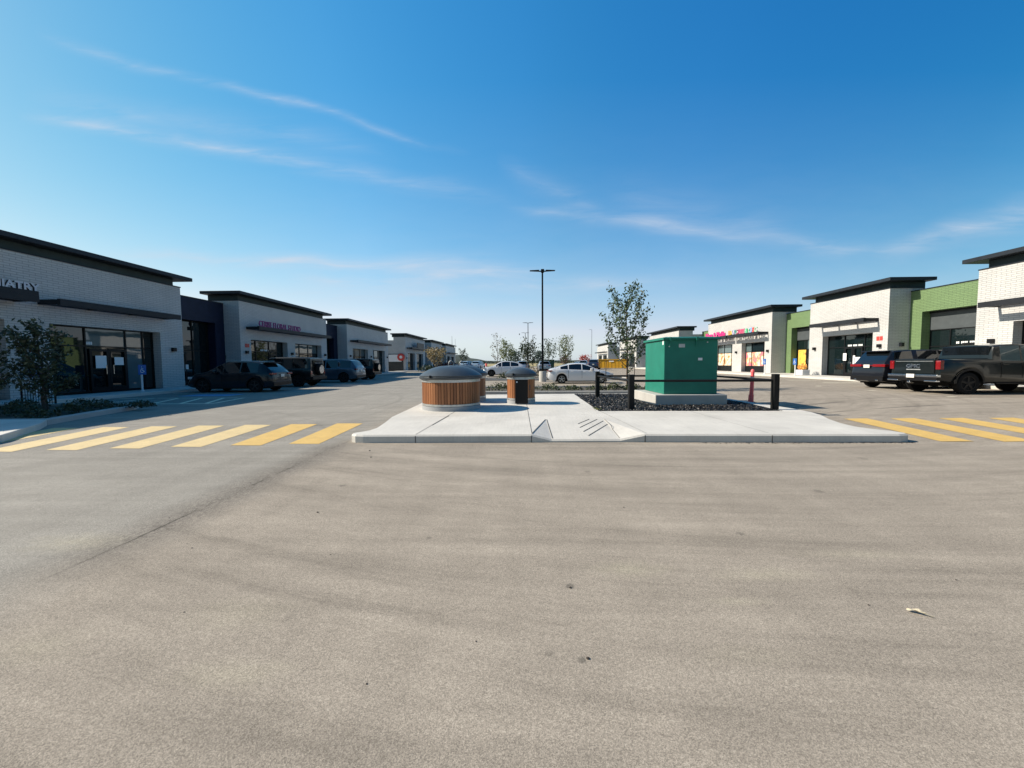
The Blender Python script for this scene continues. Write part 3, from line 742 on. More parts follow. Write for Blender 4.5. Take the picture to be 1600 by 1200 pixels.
ZL, ZR = .15, .30
s1 = shop('L', 9.0, 22.95, 'large white brick shop nearest on the left, lettering over its dark canopy', ZL,
          [(10.2, 14.9, ZL, 3.36), (16.35, 21.5, ZL, 3.33)],
          [dict(mull=(11.7, 13.3), transom=2.5, kick=.45), dict(mull=(18.09, 19.98, 20.9), transom=2.42, door=((18.2, 19.06), (19.08, 19.94)), pale=((1, 1), (2, 1), (2, 0)))],
          [(9.4, 15.3), (16.0, 21.8)], lights=((22.24, 2.39), (15.6, 2.4)))
s2 = link('L', 22.95, 27.75, 'dark navy entrance bay between the nearest white shop and the floral shop', ZL, 1.15, (23.0, 26.9, ZL, 4.42), 'navy_wall',
          dict(mull=(24.2, 25.6), transom=2.45, kick=.0, door=((24.25, 25.0),)))
s3 = shop('L', 27.75, 40.3, 'white brick floral shop with purple lettering behind the parked black cars', ZL,
          [(28.86, 33.43, ZL, 3.36), (34.58, 39.17, ZL, 3.34)],
          [dict(mull=(30.0, 31.6), transom=2.5, door=((31.7, 32.5),)), dict(mull=(36, 37.5), transom=2.5, kick=.6, pale=((0, 1), (1, 1), (2, 1), (0, 0)))],
          [(28.4, 39.36)], lights=((28.3, 2.4), (34.0, 2.4), (39.8, 2.4)))
s4 = link('L', 40.3, 45.1, 'dark navy entrance bay just past the floral shop', ZL, 1.15, (40.5, 44.2, ZL, 4.42), 'navy_wall', dict(mull=(41.8, 43), transom=2.45))
s5 = shop('L', 45.1, 59.1, 'white brick shop behind the blue SUV, plain dark canopy and two windows', ZL,
          [(46.55, 51.26, ZL, 3.33), (53.05, 57.57, ZL, 3.34)],
          [dict(mull=(48, 49.6), transom=2.4, kick=.5, pale=((0, 1), (1, 1), (2, 1))), dict(mull=(54.5, 56), transom=2.4, door=((54.6, 55.9),), pale=((0, 1), (1, 1)))],
          [(45.9, 57.83)], lights=((45.8, 2.4), (52.2, 2.4), (58.5, 2.4)))
def far_shop(side, a0, a1, label, zb, sign=True):
    L = a1 - a0; o1 = (a0 + .1 * L, a0 + .43 * L, zb, 3.33); o2 = (a0 + .53 * L, a0 + .88 * L, zb, 3.33)
    return shop(side, a0, a1, label, zb, [o1, o2],
                [dict(mull=((o1[0] + o1[1]) / 2,), transom=2.45, kick=.5, pale=((0, 1),)), dict(mull=((o2[0] + o2[1]) / 2,), transom=2.45, pale=((0, 1), (0, 0)))],
                [(a0 + .06 * L, a1 - .08 * L)], lights=((a0 + .5, 2.4),))
s6 = far_shop('L', 68.0, 82.0, 'white shop beyond the gap on the left, round red sign on its end wall', ZL)
s6w = MB()
s6w.box(-23.9, -20.9, 67.93, 67.995, .15, 3.1); s6w.build('side_window', 'glass', s6)
s6w = MB(); s6w.box(-23.5, -21.2, 67.86, 67.93, 1.75, 3.0); s6w.build('window_blind', 'white_print', s6)
s7 = far_shop('L', 88.0, 100.0, 'second farthest white shop on the left, behind the golden young tree', ZL)
s8 = far_shop('L', 105.2, 120.0, 'farthest white shop at the end of the left row', ZL)
l7 = link('L', 82.0, 88.0, 'grey link wall between the two white shops behind the golden tree', ZL, 1.6, (83, 87, ZL, 4.4), 'grey_panel', dict(mull=(85,), transom=2.4))
l8 = link('L', 100.0, 105.2, 'teal grey link wall before the farthest left shop', ZL, 1.6, (101, 104.4, ZL, 4.4), 'fascia', dict(mull=(102.7,), transom=2.4))

r1 = shop('R', 8.0, 20.95, 'white brick shop cut off at the right edge, beside the tall green wall', ZR,
          [(9.5, 13.6, ZR, 3.33), (14.8, 19.4, ZR, 3.33)],
          [dict(mull=(11, 12.5), transom=2.45, kick=.5), dict(mull=(16.4, 17.9), transom=2.45, door=((16.5, 17.1), (17.15, 17.8)))],
          [(9.0, 20.06)], lights=((20.2, 2.42), (14.2, 2.42)))
r2 = link('R', 20.95, 25.8, 'larger green tiled entrance bay above the dark pickup', ZR, 1.35, (21.2, 25.05, ZR, 4.5), 'green_brick',
          dict(mull=(22.3, 23.9), transom=2.3, door=((22.4, 23.2),)), panel=True)
r3 = shop('R', 25.8, 32.65, 'white brick shop with one wide dark storefront behind the black SUV', ZR,
          [(26.88, 31.25, ZR, 3.36)],
          [dict(mull=(28.0, 29.7), transom=2.45, door=((28.1, 28.85), (28.9, 29.6)))],
          [(26.5, 31.38)], lights=((26.32, 2.44), (32.0, 2.44)))
r4 = link('R', 32.65, 37.5, 'small green tiled entrance bay with the yellow door poster', ZR, 1.35, (33.0, 36.75, ZR, 4.5), 'green_brick',
          dict(mull=(35.5,), transom=2.5, door=((34.2, 35.4),), pale=((0, 1),)), panel=True)
r5 = shop('R', 37.5, 50.0, 'white brick shop with coloured lettering and big picture posters in its windows', ZR,
          [(38.51, 42.46, ZR, 3.38), (44.3, 48.3, ZR, 3.38)],
          [dict(mull=(39.4, 41.4), transom=2.42, kick=.62, pale=((2, 1),)), dict(mull=(45.3, 46.9), transom=2.42, kick=.62, pale=((0, 1), (1, 1), (2, 1)))],
          [(38.0, 43.6), (43.8, 49.0)], lights=((37.95, 2.44), (43.4, 2.44), (49.2, 2.44)))
r6 = link('R', 50.0, 59.2, 'recessed green wall hidden behind the green transformer', ZR, 3.5, (52, 57, ZR, 4.4), 'green_brick', dict(mull=(54,), transom=2.4))
r7 = far_shop('R', 59.2, 72.5, 'white shop whose roof shows right over the green transformer', ZR)
r8 = far_shop('R', 80.6, 94.0, 'white shop partly hidden by the young tree on the right', ZR)
r9 = far_shop('R', 106.5, 121.5, 'farthest white shop on the right, behind the yellow skip', ZR)

# ---- shop signs (channel letters standing on the canopies)
def letters(side, body, a, z, d, size, face, sidem=None, width=None, thick=.09, name='shop_sign', label='', group=None, bold=.012, colors=None, slant=0):
    X0, sg = SIDE[side]; T = TF(side); mbs = MB(T); cx = 0
    vs, fs = text_geo(body, size, thick / 2, bold)
    xs = [v[0] for v in vs]; W = max(xs) - min(xs); k = (width / W) if width else 1; x0 = min(xs)
    segs = None
    for f in fs:
        zz = [vs[i][2] for i in f]
        mat_ = face if min(zz) > thick / 2 - 1e-4 else (sidem or face)
        if colors:
            u = (sum(vs[i][0] for i in f) / len(f) - x0) / W
            mat_ = colors[min(len(colors) - 1, int(u * len(colors)))]
        mbs.use(mat_)
        mbs.add([(a + sg * (vs[i][0] - x0) * k, d + vs[i][2], z + vs[i][1]) for i in f], [tuple(range(len(f)))])
    # merge the loose faces of each letter
    o = mbs.build(name, None)
    bm = bmesh.new(); bm.from_mesh(o.data); bmesh.ops.remove_doubles(bm, verts=bm.verts, dist=1e-4); bm.to_mesh(o.data); bm.free()
    tag(o, label, 'sign', group); return o
letters('L', 'PSYCHIATRY', 12.95, 4.50, .93, .40, 'letter_face', 'letter_side', width=2.42, label='grey and black lettering standing on the canopy of the nearest left shop')
letters('L', 'CERISE FLORAL STUDIO', 28.5, 4.332, .93, .62, 'sign_purple', 'sign_purple', width=5.4, label='purple edged lettering on the canopy of the floral shop', bold=.006, thick=.07)
letters('R', 'DAYCARE & OSC', 43.4, 4.332, .93, .66, 'l_red', width=5.15, label='multicoloured daycare lettering on the canopy of the shop with picture posters',
        colors=['l_orange', 'l_yellow', 'l_lilac', 'l_teal', 'l_maroon', 'l_rose', 'l_rose', 'l_rose', 'l_green', 'l_green', 'l_blue', 'l_red', 'l_mint'], bold=.02)
letters('R', 'Mom & Muffin', 48.6, 4.332, .93, .72, 'pink', width=4.5, label='pink script lettering left of the multicoloured daycare letters', bold=.03)
bb = MB(TF('L')); bb.box(72.5, 77.5, .88, .96, 4.36, 5.3); tag(bb.build('shop_sign', 'canopy'), 'dark boxy sign on the canopy of the white shop beyond the gap', 'sign')
bb = MB(TF('L')); bb.box(94.5, 97, .88, .96, 4.36, 5.4); tag(bb.build('shop_sign', 'canopy'), 'small dark sign on the second farthest left shop', 'sign')
bb = MB(); bb.lathe([(.62, 67.72), (.66, 67.76), (.66, 67.85), (.62, 67.87)], -21.25, 2.55, 28, 'y')
rs = tag(bb.build('shop_sign', 'red_print', smooth=40), 'round red sign with pale centre on the end wall of a white shop', 'sign')
bb = MB(); bb.lathe([(.26, 67.69), (.26, 67.715)], -21.25, 2.55, 20, 'y'); bb.build('sign_centre', 'white_print', rs)

bb = MB(TF('L')); bb.box(12.7, 15.3, .87, .99, 4.332, 4.50); bb.build('sign_raceway', 'canopy', s1)
# ---- printed things on the right hand windows
T = TF('R')
for (c0, c1, m, lab) in ((39.44, 41.36, 'poster_ice', 'picture poster of ice cream colours, widest pane of the nearer poster window'), (41.46, 42.40, 'poster_ice', 'pale picture poster left in the nearer poster window'),
                         (38.57, 39.36, 'poster_ice', 'narrow blue and tan picture poster at the right end of the nearer poster window'), (44.36, 45.26, 'poster_food', 'narrow patterned poster at the right end of the farther poster window'),
                         (45.34, 46.86, 'poster_food', 'brown food poster in the middle of the farther poster window'), (46.94, 48.24, 'poster_food', 'orange food poster next to the green transformer')):
    p = MB(T); p.box(c0, c1, -.493, -.487, .95, 2.38); tag(p.build('window_poster', m), lab, 'poster')
p = MB(TF('R', -1.35)); p.box(35.6, 36.55, -.592, -.55, .70, 2.45); tag(p.build('door_poster', 'poster_yellow'), 'tall yellow poster beside the door of the small green bay', 'poster')
def marks(T, a, d, z, w_, h, n, parent, m='white_print'):
    b = MB(T); step = w_ / n
    for i in range(n):
        if i and i % 5 == 4: continue
        b.box(a + i * step, a + i * step + step * .78, d, d + .004, z, z + h)
    return b.build('window_lettering', m, parent)
marks(TF('R', -1.35), 21.7, -.59, 2.42, 1.9, .13, 22, r2)
marks(TF('R'), 28.2, -.49, 2.50, 1.25, .13, 14, r3)
marks(TF('R', -1.35), 34.9, -.59, 2.62, .5, .18, 5, r4)
marks(TF('L'), 18.15, -.49, 2.5, .28, .14, 3, s1)
marks(TF('L', -1.15), 23.1, -.59, 2.5, 1.4, .13, 16, s2)
marks(TF('L'), 30.6, -.49, 2.55, 1.1, .13, 12, s3)
for T_, a, z, ww, h, pr in ((TF('R'), 29.4, 1.45, .3, .55, r3), (TF('R'), 28.65, 1.2, .18, .62, r3), (TF('R'), 28.2, 1.15, .45, .55, r3), (TF('R', -1.35), 34.6, 1.45, .32, .36, r4), (TF('R', -1.35), 22.9, 1.95, .4, .3, r2),
                            (TF('L'), 18.42, 1.35, .5, .62, s1), (TF('L'), 19.3, 1.5, .45, .4, s1), (TF('L', -1.15), 24.4, 1.4, .25, .2, s2), (TF('L', -1.15), 24.9, 1.2, .2, .3, s2), (TF('L'), 29.2, 1.3, .35, .3, s3), (TF('L'), 32.0, 1.6, .3, .2, s3)):
    b = MB(T_); dd = -.375 if T_(0, 0, 0)[0] in (24.0, -20.5) else -.475
    b.box(a, a + ww, dd - .004, dd, z, z + h); b.build('door_notice', 'white_print', pr)
for T_, a, z, lab in ((TF('R'), 26.45, 2.92, 'pair of small red notices high on the white wall behind the black SUV'), (TF('L'), 28.5, 2.89, 'small red and white notice on the floral shop corner')):
    b = MB(T_)
    for i in (0, .24): b.box(a - .3 + i, a - .1 + i, .002, .02, z - .14, z + .14)
    tag(b.build('wall_notice', 'red_print'), lab, 'notice')
b = MB(); b.box(-22.0, -21.6, 27.70, 27.747, 1.9, 2.15); b.box(-22.1, -21.5, 27.68, 27.747, .9, 1.5); tag(b.build('utility_box', 'grey_panel'), 'grey utility boxes on the shaded end wall of the floral shop', 'utility box')
b = MB(); b.box(24.75, 24.95, 25.66, 25.797, 2.35, 2.6); tag(b.build('alarm_box', 'canopy'), 'small brown alarm box on the grey end wall beside the green bay', 'alarm box')
b = MB(); b.box(24.35, 24.75, 25.70, 25.797, 1.15, 1.95); tag(b.build('meter_box', 'grey_panel'), 'grey meter box low on the end wall beside the green bay', 'utility box')

# ------------------------------------------------------------ street furniture
def parking_sign(x, y, z, label, face_dir, h=1.35, post='pole_white', half=False):
    r = thing('parking_sign', label, 'sign', (x, y, z), 'accessible parking signs')
    b = MB(); b.lathe([(.045, z), (.045, z + h - .35)], x, y, 12); b.build('pole', post, r, smooth=40)
    b = MB(); b.lathe([(.09, z), (.09, z + .02), (.05, z + .06)], x, y, 12); b.build('pole_base', post, r, smooth=40)
    fx = face_dir; b = MB(); b.box(x + fx * .03, x + fx * .055, y - .20, y + .20, z + h - .5, z + h); bd = b.build('sign_board', 'sign_blue', r, bevel=.004)
    # wheelchair symbol: head, back, seat, wheel
    s = MB(); X = x + fx * .058; zc = z + h - .25; dy = 1 if fx > 0 else -1
    def st(p, q, wd):
        d = Vector((q[0] - p[0], q[1] - p[1])); t = Vector((-d.y, d.x)).normalized() * wd / 2
        pts = [(p[0] - t.x, p[1] - t.y), (q[0] - t.x, q[1] - t.y), (q[0] + t.x, q[1] + t.y), (p[0] + t.x, p[1] + t.y)]
        s.add([(X, y + dy * u, zc + v) for u, v in pts], [(0, 1, 2, 3)])
    for k in range(10):
        t0, t1 = 2.2 + 4.4 * k / 10, 2.2 + 4.4 * (k + 1) / 10
        st((-.02 + .085 * math.cos(t0), -.06 + .085 * math.sin(t0)), (-.02 + .085 * math.cos(t1), -.06 + .085 * math.sin(t1)), .022)
    st((-.03, .10), (-.02, -.03), .03); st((-.02, -.03), (.06, -.03), .03); st((.06, -.03), (.10, -.12), .03); st((-.03, .05), (.05, .05), .02)
    for k in range(8):
        t0, t1 = 6.283 * k / 8, 6.283 * (k + 1) / 8; st((-.035 + .014 * math.cos(t0), .145 + .014 * math.sin(t0)), (-.035 + .014 * math.cos(t1), .145 + .014 * math.sin(t1)), .02)
    s.build('wheelchair_symbol', 'white_print', bd)
    return r
parking_sign(-19.4, 19.2, .15, 'blue accessible parking sign on a white post before the nearest left storefront', 1)
parking_sign(-19.9, 15.25, .15, 'blue accessible parking sign half hidden by the left tree', 1)
parking_sign(21.5, 34.4, .30, 'blue accessible parking sign before the picture poster windows', -1)
parking_sign(21.9, 31.2, .30, 'blue accessible parking sign before the small green bay', -1)

# underground waste containers
def container(x, y, z, rad, label, panel=False):
    r = thing('waste_container', label, 'waste container', (x, y, z), 'wood clad waste containers')
    n = 64 if rad > .6 else 40
    b = MB(); b.lathe([(rad + .01, z - .02), (rad + .01, z + .115), (rad - .02, z + .13)], x, y, n); b.build('base', 'bin_base', r, smooth=40)
    b = MB(); b.lathe([(rad + .005, z + .13), (rad + .012, z + .13), (rad + .012, z + .185), (rad - .03, z + .19)], x, y, n); b.build('lower_band', 'galv', r, smooth=40)
    b = MB(); ns = 62 if rad > .6 else 34
    for k in range(ns):
        t0 = 2 * math.pi * k / ns; t1 = t0 + 2 * math.pi / ns * .84
        vs = []
        for t in (t0, t1):
            for rr in (rad - .03, rad): 
                for zz in (z + .19, z + .80): vs.append((x + rr * math.cos(t), y + rr * math.sin(t), zz))
        b.add(vs, [(2, 6, 7, 3), (0, 1, 5, 4), (0, 2, 3, 1), (4, 5, 7, 6), (1, 3, 7, 5), (0, 4, 6, 2)])
    b.build('wood_cladding', 'slats', r)
    b = MB(); b.lathe([(rad - .035, z + .15), (rad - .035, z + .86)], x, y, n); b.build('inner_drum', 'under', r)
    b = MB(); b.lathe([(rad - .02, z + .80), (rad + .014, z + .80), (rad + .014, z + .875), (rad - .04, z + .88)], x, y, n, cap=False); b.build('upper_band', 'galv', r, smooth=40)
    R_ = rad + .075; dome = 1.27 if rad > .6 else 1.17
    pr = [(rad - .04, z + .88), (R_ - .03, z + .88), (R_, z + .90), (R_ + .005, z + .945), (R_ - .015, z + .955), (R_ - .01, z + .985), (R_ - .03, z + 1.0)]
    for i in range(1, 10):
        q = i / 10; pr.append(((R_ - .03) * (1 - q) ** .62 if i < 9 else .12, z + 1.0 + (dome - 1.0) * (1 - (1 - q) ** 1.55)))
    pr.append((.02, z + dome + .004))
    b = MB(); b.lathe(pr, x, y, n); ld = b.build('lid', 'lid', r, smooth=35)
    if rad > .6:
        for s, hh in ((-.0, .17), (.16, .05)):
            b = MB(); b.tube([(x + s - math.cos(math.pi * i / 10) * .075, y + .02, z + dome - .03 + (hh * math.sin(math.pi * i / 10) ** .6 if 0 < i < 10 else 0)) for i in range(11)], .012, 6)
            b.build('lifting_loop', 'galv', ld, smooth=60)
    b = MB(); aa = R(-118); b.box(x + R_ * math.cos(aa) - .02, x + R_ * math.cos(aa) + .02, y + R_ * math.sin(aa) - .03, y + R_ * math.sin(aa) + .02, z + .93, z + 1.0); b.build('lid_latch', 'black_gloss', ld)
    if panel:
        b = MB(); b.box(x - .19, x + .22, y - rad - .05, y - rad + .12, z + .03, z + .80); pn = b.build('hatch_panel', 'black_gloss', r, bevel=.01)
        b = MB(); b.box(x - .20, x + .23, y - rad - .07, y - rad + .1, z + .80, z + .835); b.build('hatch_hood', 'galv', pn)
        b = MB(); b.lathe([(.025, y - rad - .054), (.025, y - rad - .049)], x - .13, z + .72, 14, 'y'); b.build('hatch_badge', 'white_print', pn)
        b = MB(); b.box(x + .24, x + .30, y - rad * .80, y - rad * .72, z + .45, z + .62); b.build('side_label', 'grey_panel', r)
    return r
container(-2.07, 11.34, .15, .845, 'large wood clad waste container in front, with dark domed lid')
container(-2.11, 13.62, .15, .845, 'large wood clad waste container half hidden behind the front one')
container(.0, 12.72, .15, .46, 'small wood clad waste bin with a black hatch panel', True)

# transformer
tr = thing('pad_transformer', 'large green electrical transformer cabinet on a concrete pad', 'transformer', (5.3, 13.2, .15))
b = MB(); b.box(4.20, 6.42, 12.06, 14.3, .10, .45); b.build('concrete_pad', 'pad', tr, bevel=.02)
b = MB(); b.box(4.53, 6.20, 12.27, 14.1, .452, 2.17); b.build('cabinet', 'trans_green', tr, bevel=.015)
b = MB(); b.box(4.47, 6.26, 12.20, 14.16, 2.172, 2.235); b.add([(4.47, 12.2, 2.235), (6.26, 12.2, 2.235), (6.26, 14.16, 2.235), (4.47, 14.16, 2.235), (4.62, 12.4, 2.27), (6.1, 12.4, 2.27), (6.1, 14, 2.27), (4.62, 14, 2.27)],
      [(0, 1, 5, 4), (1, 2, 6, 5), (2, 3, 7, 6), (3, 0, 4, 7), (4, 5, 6, 7)]); b.build('lid', 'trans_green', tr)
for x in (4.70, 5.52):
    b = MB(); b.box(x - .022, x + .022, 12.235, 12.27, 1.98, 2.16); b.box(x - .03, x + .03, 12.17, 12.199, 2.14, 2.245); b.build('hasp', 'trans_green', tr)
for x, z in ((4.68, 1.96), (5.87, 2.09)):
    b = MB(); b.lathe([(.022, 12.255), (.022, 12.269)], x, z, 10, 'y'); b.build('bolt', 'galv', tr)
b = MB(); b.box(4.98, 5.17, 12.262, 12.269, 1.93, 2.04); b.build('rating_plate', 'galv', tr)
b = MB(); b.box(5.59, 5.72, 12.262, 12.269, 1.52, 1.60); b.build('warning_label', 'white_print', tr)
b = MB(); b.box(4.522, 4.529, 12.32, 12.42, 2.02, 2.14); b.build('side_label', 'white_print', tr)

# rail fence
fn = thing('rail_fence', 'low black post and rail fence around the green transformer', 'fence', (4.9, 12.7, .12))
FP = [(2.93, 14.75), (3.12, 10.93), (7.0, 10.72), (7.0, 14.7)]
for x, y in FP:
    b = MB(); b.box(x - .075, x + .075, y - .075, y + .075, .08, 1.13); b.build('post', 'post_black', fn, bevel=.012)
for (p, q, m) in ((0, 1, 'galv'), (1, 2, 'post_black'), (2, 3, 'post_black'), (3, 0, 'post_black')):
    d = (Vector(FP[q]) - Vector(FP[p])).normalized() * .07
    b = MB(); b.tube([(FP[p][0] + d.x, FP[p][1] + d.y, .95), (FP[q][0] - d.x, FP[q][1] - d.y, .95)], .034, 10); b.build('rail', 'post_black', fn, smooth=40)

# red delineator
dl = thing('delineator_post', 'red flexible delineator post on a black base by the transformer', 'delineator', (8.07, 13.63, gz(8.07)))
z0 = gz(8.07)
b = MB(); b.lathe([(.20, z0 + .002), (.20, z0 + .03), (.10, z0 + .06)], 8.07, 13.63, 20); b.build('base', 'black', dl, smooth=40)
b = MB(); b.tube([(8.07, 13.63, z0 + .05), (8.08, 13.63, z0 + .3), (8.085, 13.63, z0 + .31), (8.11, 13.63, z0 + 1.08)], [.085, .08, .064, .055], 14)
b.tube([(8.11, 13.63, z0 + 1.08), (8.113, 13.63, z0 + 1.15), (8.115, 13.63, z0 + 1.2)], [.062, .062, .03], 14); b.build('post', 'delineator', dl, smooth=40)
b = MB(); b.tube([(8.0965, 13.63, z0 + .82), (8.1035, 13.63, z0 + .92)], .0635, 14, False); b.build('reflective_band', 'white_print', dl, smooth=40)

# lamps
def lamp(x, y, z0, h, label, base=True, arms=(-1, 1), pole='post_black', armlen=.95, group='twin headed car park lamps'):
    r = thing('street_lamp', label, 'street lamp', (x, y, z0), group)
    if base:
        b = MB(); b.lathe([(.275, z0 - .05), (.275, z0 + .76), (.25, z0 + .80)], x, y, 24); b.build('concrete_base', 'pad', r, smooth=40)
    b = MB(); zt = z0 + h; w0 = .075
    b.add([(x + sx * k, y + sy * k, z) for z, k in ((z0 + (.8 if base else 0), w0), (zt, w0 * .75)) for sx, sy in ((-1, -1), (1, -1), (1, 1), (-1, 1))], [(0, 1, 5, 4), (1, 2, 6, 5), (2, 3, 7, 6), (3, 0, 4, 7), (4, 5, 6, 7)])
    b.build('pole', pole, r)
    for s in arms:
        b = MB(); b.box(x + s * .06, x + s * .25, y - .04, y + .04, zt - .06, zt + .02)
        x0, x1 = x + s * .25, x + s * armlen
        b.add([(x0, y - .15, zt - .03), (x1, y - .13, zt + .0), (x1, y + .13, zt + .0), (x0, y + .15, zt - .03), (x0, y - .15, zt + .06), (x1, y - .13, zt + .035), (x1, y + .13, zt + .035), (x0, y + .15, zt + .06)],
              [(0, 1, 5, 4), (1, 2, 6, 5), (2, 3, 7, 6), (3, 0, 4, 7), (4, 5, 6, 7), (3, 2, 1, 0)])
        b.build('lamp_head', pole, r)
    if base:
        b = MB(); b.box(x - .11, x + .13, y - .1, y + .1, zt - .12, zt + .13); b.build('control_box', pole, r, bevel=.02)
    return r
lamp(1.66, 29.4, 0, 8.35, 'tall black twin headed lamp on a round concrete base beside the white sedan')
lamp(1.33, 70, 0, 8.6, 'far black twin headed lamp, nearer and taller of the two thin ones', False)
lamp(1.13, 95, 0, 8.7, 'farther black twin headed lamp seen just left of the taller one', False)
lamp(3.0, 95, 0, 8.1, 'thin far lamp with one short arm right of the twin lamps', False, (1,), armlen=.8, group='single headed lamps')
lamp(24, 131, 0, 12.3, 'thin grey street lamp far behind, left of the yellow skip', False, (-1,), 'far_pole', 1.0, 'single headed lamps')
ms = thing('antenna_mast', 'thin far antenna mast over the end of the left row', 'mast', (-44.7, 250, -.06))
b = MB(); b.tube([(-44.7, 250, -.06), (-44.7, 250, 18.8)], [.22, .10], 6); b.build('pole', 'far_pole', ms)
b = MB(); b.tube([(-42.6, 250, -.06), (-42.6, 250, 17.0)], [.12, .07], 6); b.build('guy_pole', 'far_pole', ms)

# mesh fence panel in front of the left shop
mf = thing('mesh_panel', 'black wire mesh panel under the left tree', 'fence panel', (-17.7, 13.6, .1))
b = MB()
for i in range(13): x = -18.25 + 1.2 * i / 12; b.tube([(x, 13.6, .1), (x, 13.6, .94)], .010, 5)
for z in (.16, .42, .68, .93): b.tube([(-18.25, 13.6, z), (-17.05, 13.6, z)], .009, 5)
b.build('wire_grid', 'post_black', mf)
for x in (-18.28, -17.02):
    b = MB(); b.box(x - .02, x + .02, 13.58, 13.62, .08, .97); b.build('post', 'post_black', mf)

# yellow skip and far green cabinet
sk = thing('skip_container', 'long yellow steel skip before the farthest right shop', 'skip', (17.6, 76, .15))
b = MB(); x0, x1, y0, y1, zz0, zz1 = 14.9, 20.9, 75, 77.4, .25, 1.95
b.box(x0, x1, y0, y0 + .08, zz0, zz1); b.box(x0, x1, y1 - .08, y1, zz0, zz1); b.box(x0, x0 + .08, y0 + .08, y1 - .08, zz0, zz1); b.box(x1 - .08, x1, y0 + .08, y1 - .08, zz0, zz1); b.box(x0 + .08, x1 - .08, y0 + .08, y1 - .08, zz0, zz0 + .1)
b.build('body', 'dumpster', sk)
b = MB()
for i in range(9): x = x0 + .3 + (x1 - x0 - .6) * i / 8; b.box(x - .05, x + .05, y0 - .035, y0 - .002, zz0 + .05, zz1 - .14)
b.build('side_rib', 'dumpster', sk)
b = MB(); b.box(x0 - .06, x1 + .06, y0 - .13, y0 - .002, zz1 - .13, zz1 + .02); b.build('top_rail', 'dumpster', sk)
b = MB(); b.box(x0 + 2.6, x0 + 3.5, y0 - .1, y0 - .092, 1.45, 1.65); b.build('side_lettering', 'white_print', sk)
b = MB()
for x in (x0 + .5, x1 - .5): b.box(x - .12, x + .12, y0 + .3, y1 - .3, .15, .25)
b.build('skid', 'black', sk)
sk.rotation_euler.z = R(-22)
fc = thing('far_transformer', 'dark green far cabinet right behind the tall lamp pole', 'transformer', (4.9, 67, 0))
b = MB(); b.box(3.95, 5.85, 67, 68.6, .02, .2); b.build('concrete_pad', 'pad', fc)
b = MB(); b.box(4.0, 5.8, 67.1, 68.5, .2, 1.85); b.build('cabinet', 'dk_green', fc, bevel=.02)
b = MB(); b.box(3.96, 5.84, 67.04, 68.56, 1.852, 1.92); b.build('lid', 'dk_green', fc)
pdl = thing('delineator_post', 'small pale and red marker post far left of the white crossover', 'delineator', (-5.4, 60, 0))
b = MB(); b.tube([(-5.4, 60, .0), (-5.4, 60, .9)], .12, 8); b.build('post', 'white_print', pdl)
b = MB(); b.tube([(-5.4, 60, .9), (-5.4, 60, 1.35)], .14, 8); b.build('top', 'delineator', pdl)
# bright planter display beside the small green bay
pl = thing('flower_planter', 'white planter with orange letters beside the white pillar by the yellow poster', 'planter', (22.9, 31.9, .3))
b = MB(); b.prism([(22.65, 31.45), (23.25, 31.45), (23.2, 32.3), (22.7, 32.3)], .30, .72); b.build('pot', 'pole_white', pl, bevel=.02)
b = MB(); rng = random.Random(9)
leaf_cloud(b, (22.95, 31.9, .95), .25, .45, .28, 170, .14, rng); b.build('flowers', 'leaf_scarlet_orange' if 'leaf_scarlet_orange' in M else 'l_orange', pl)

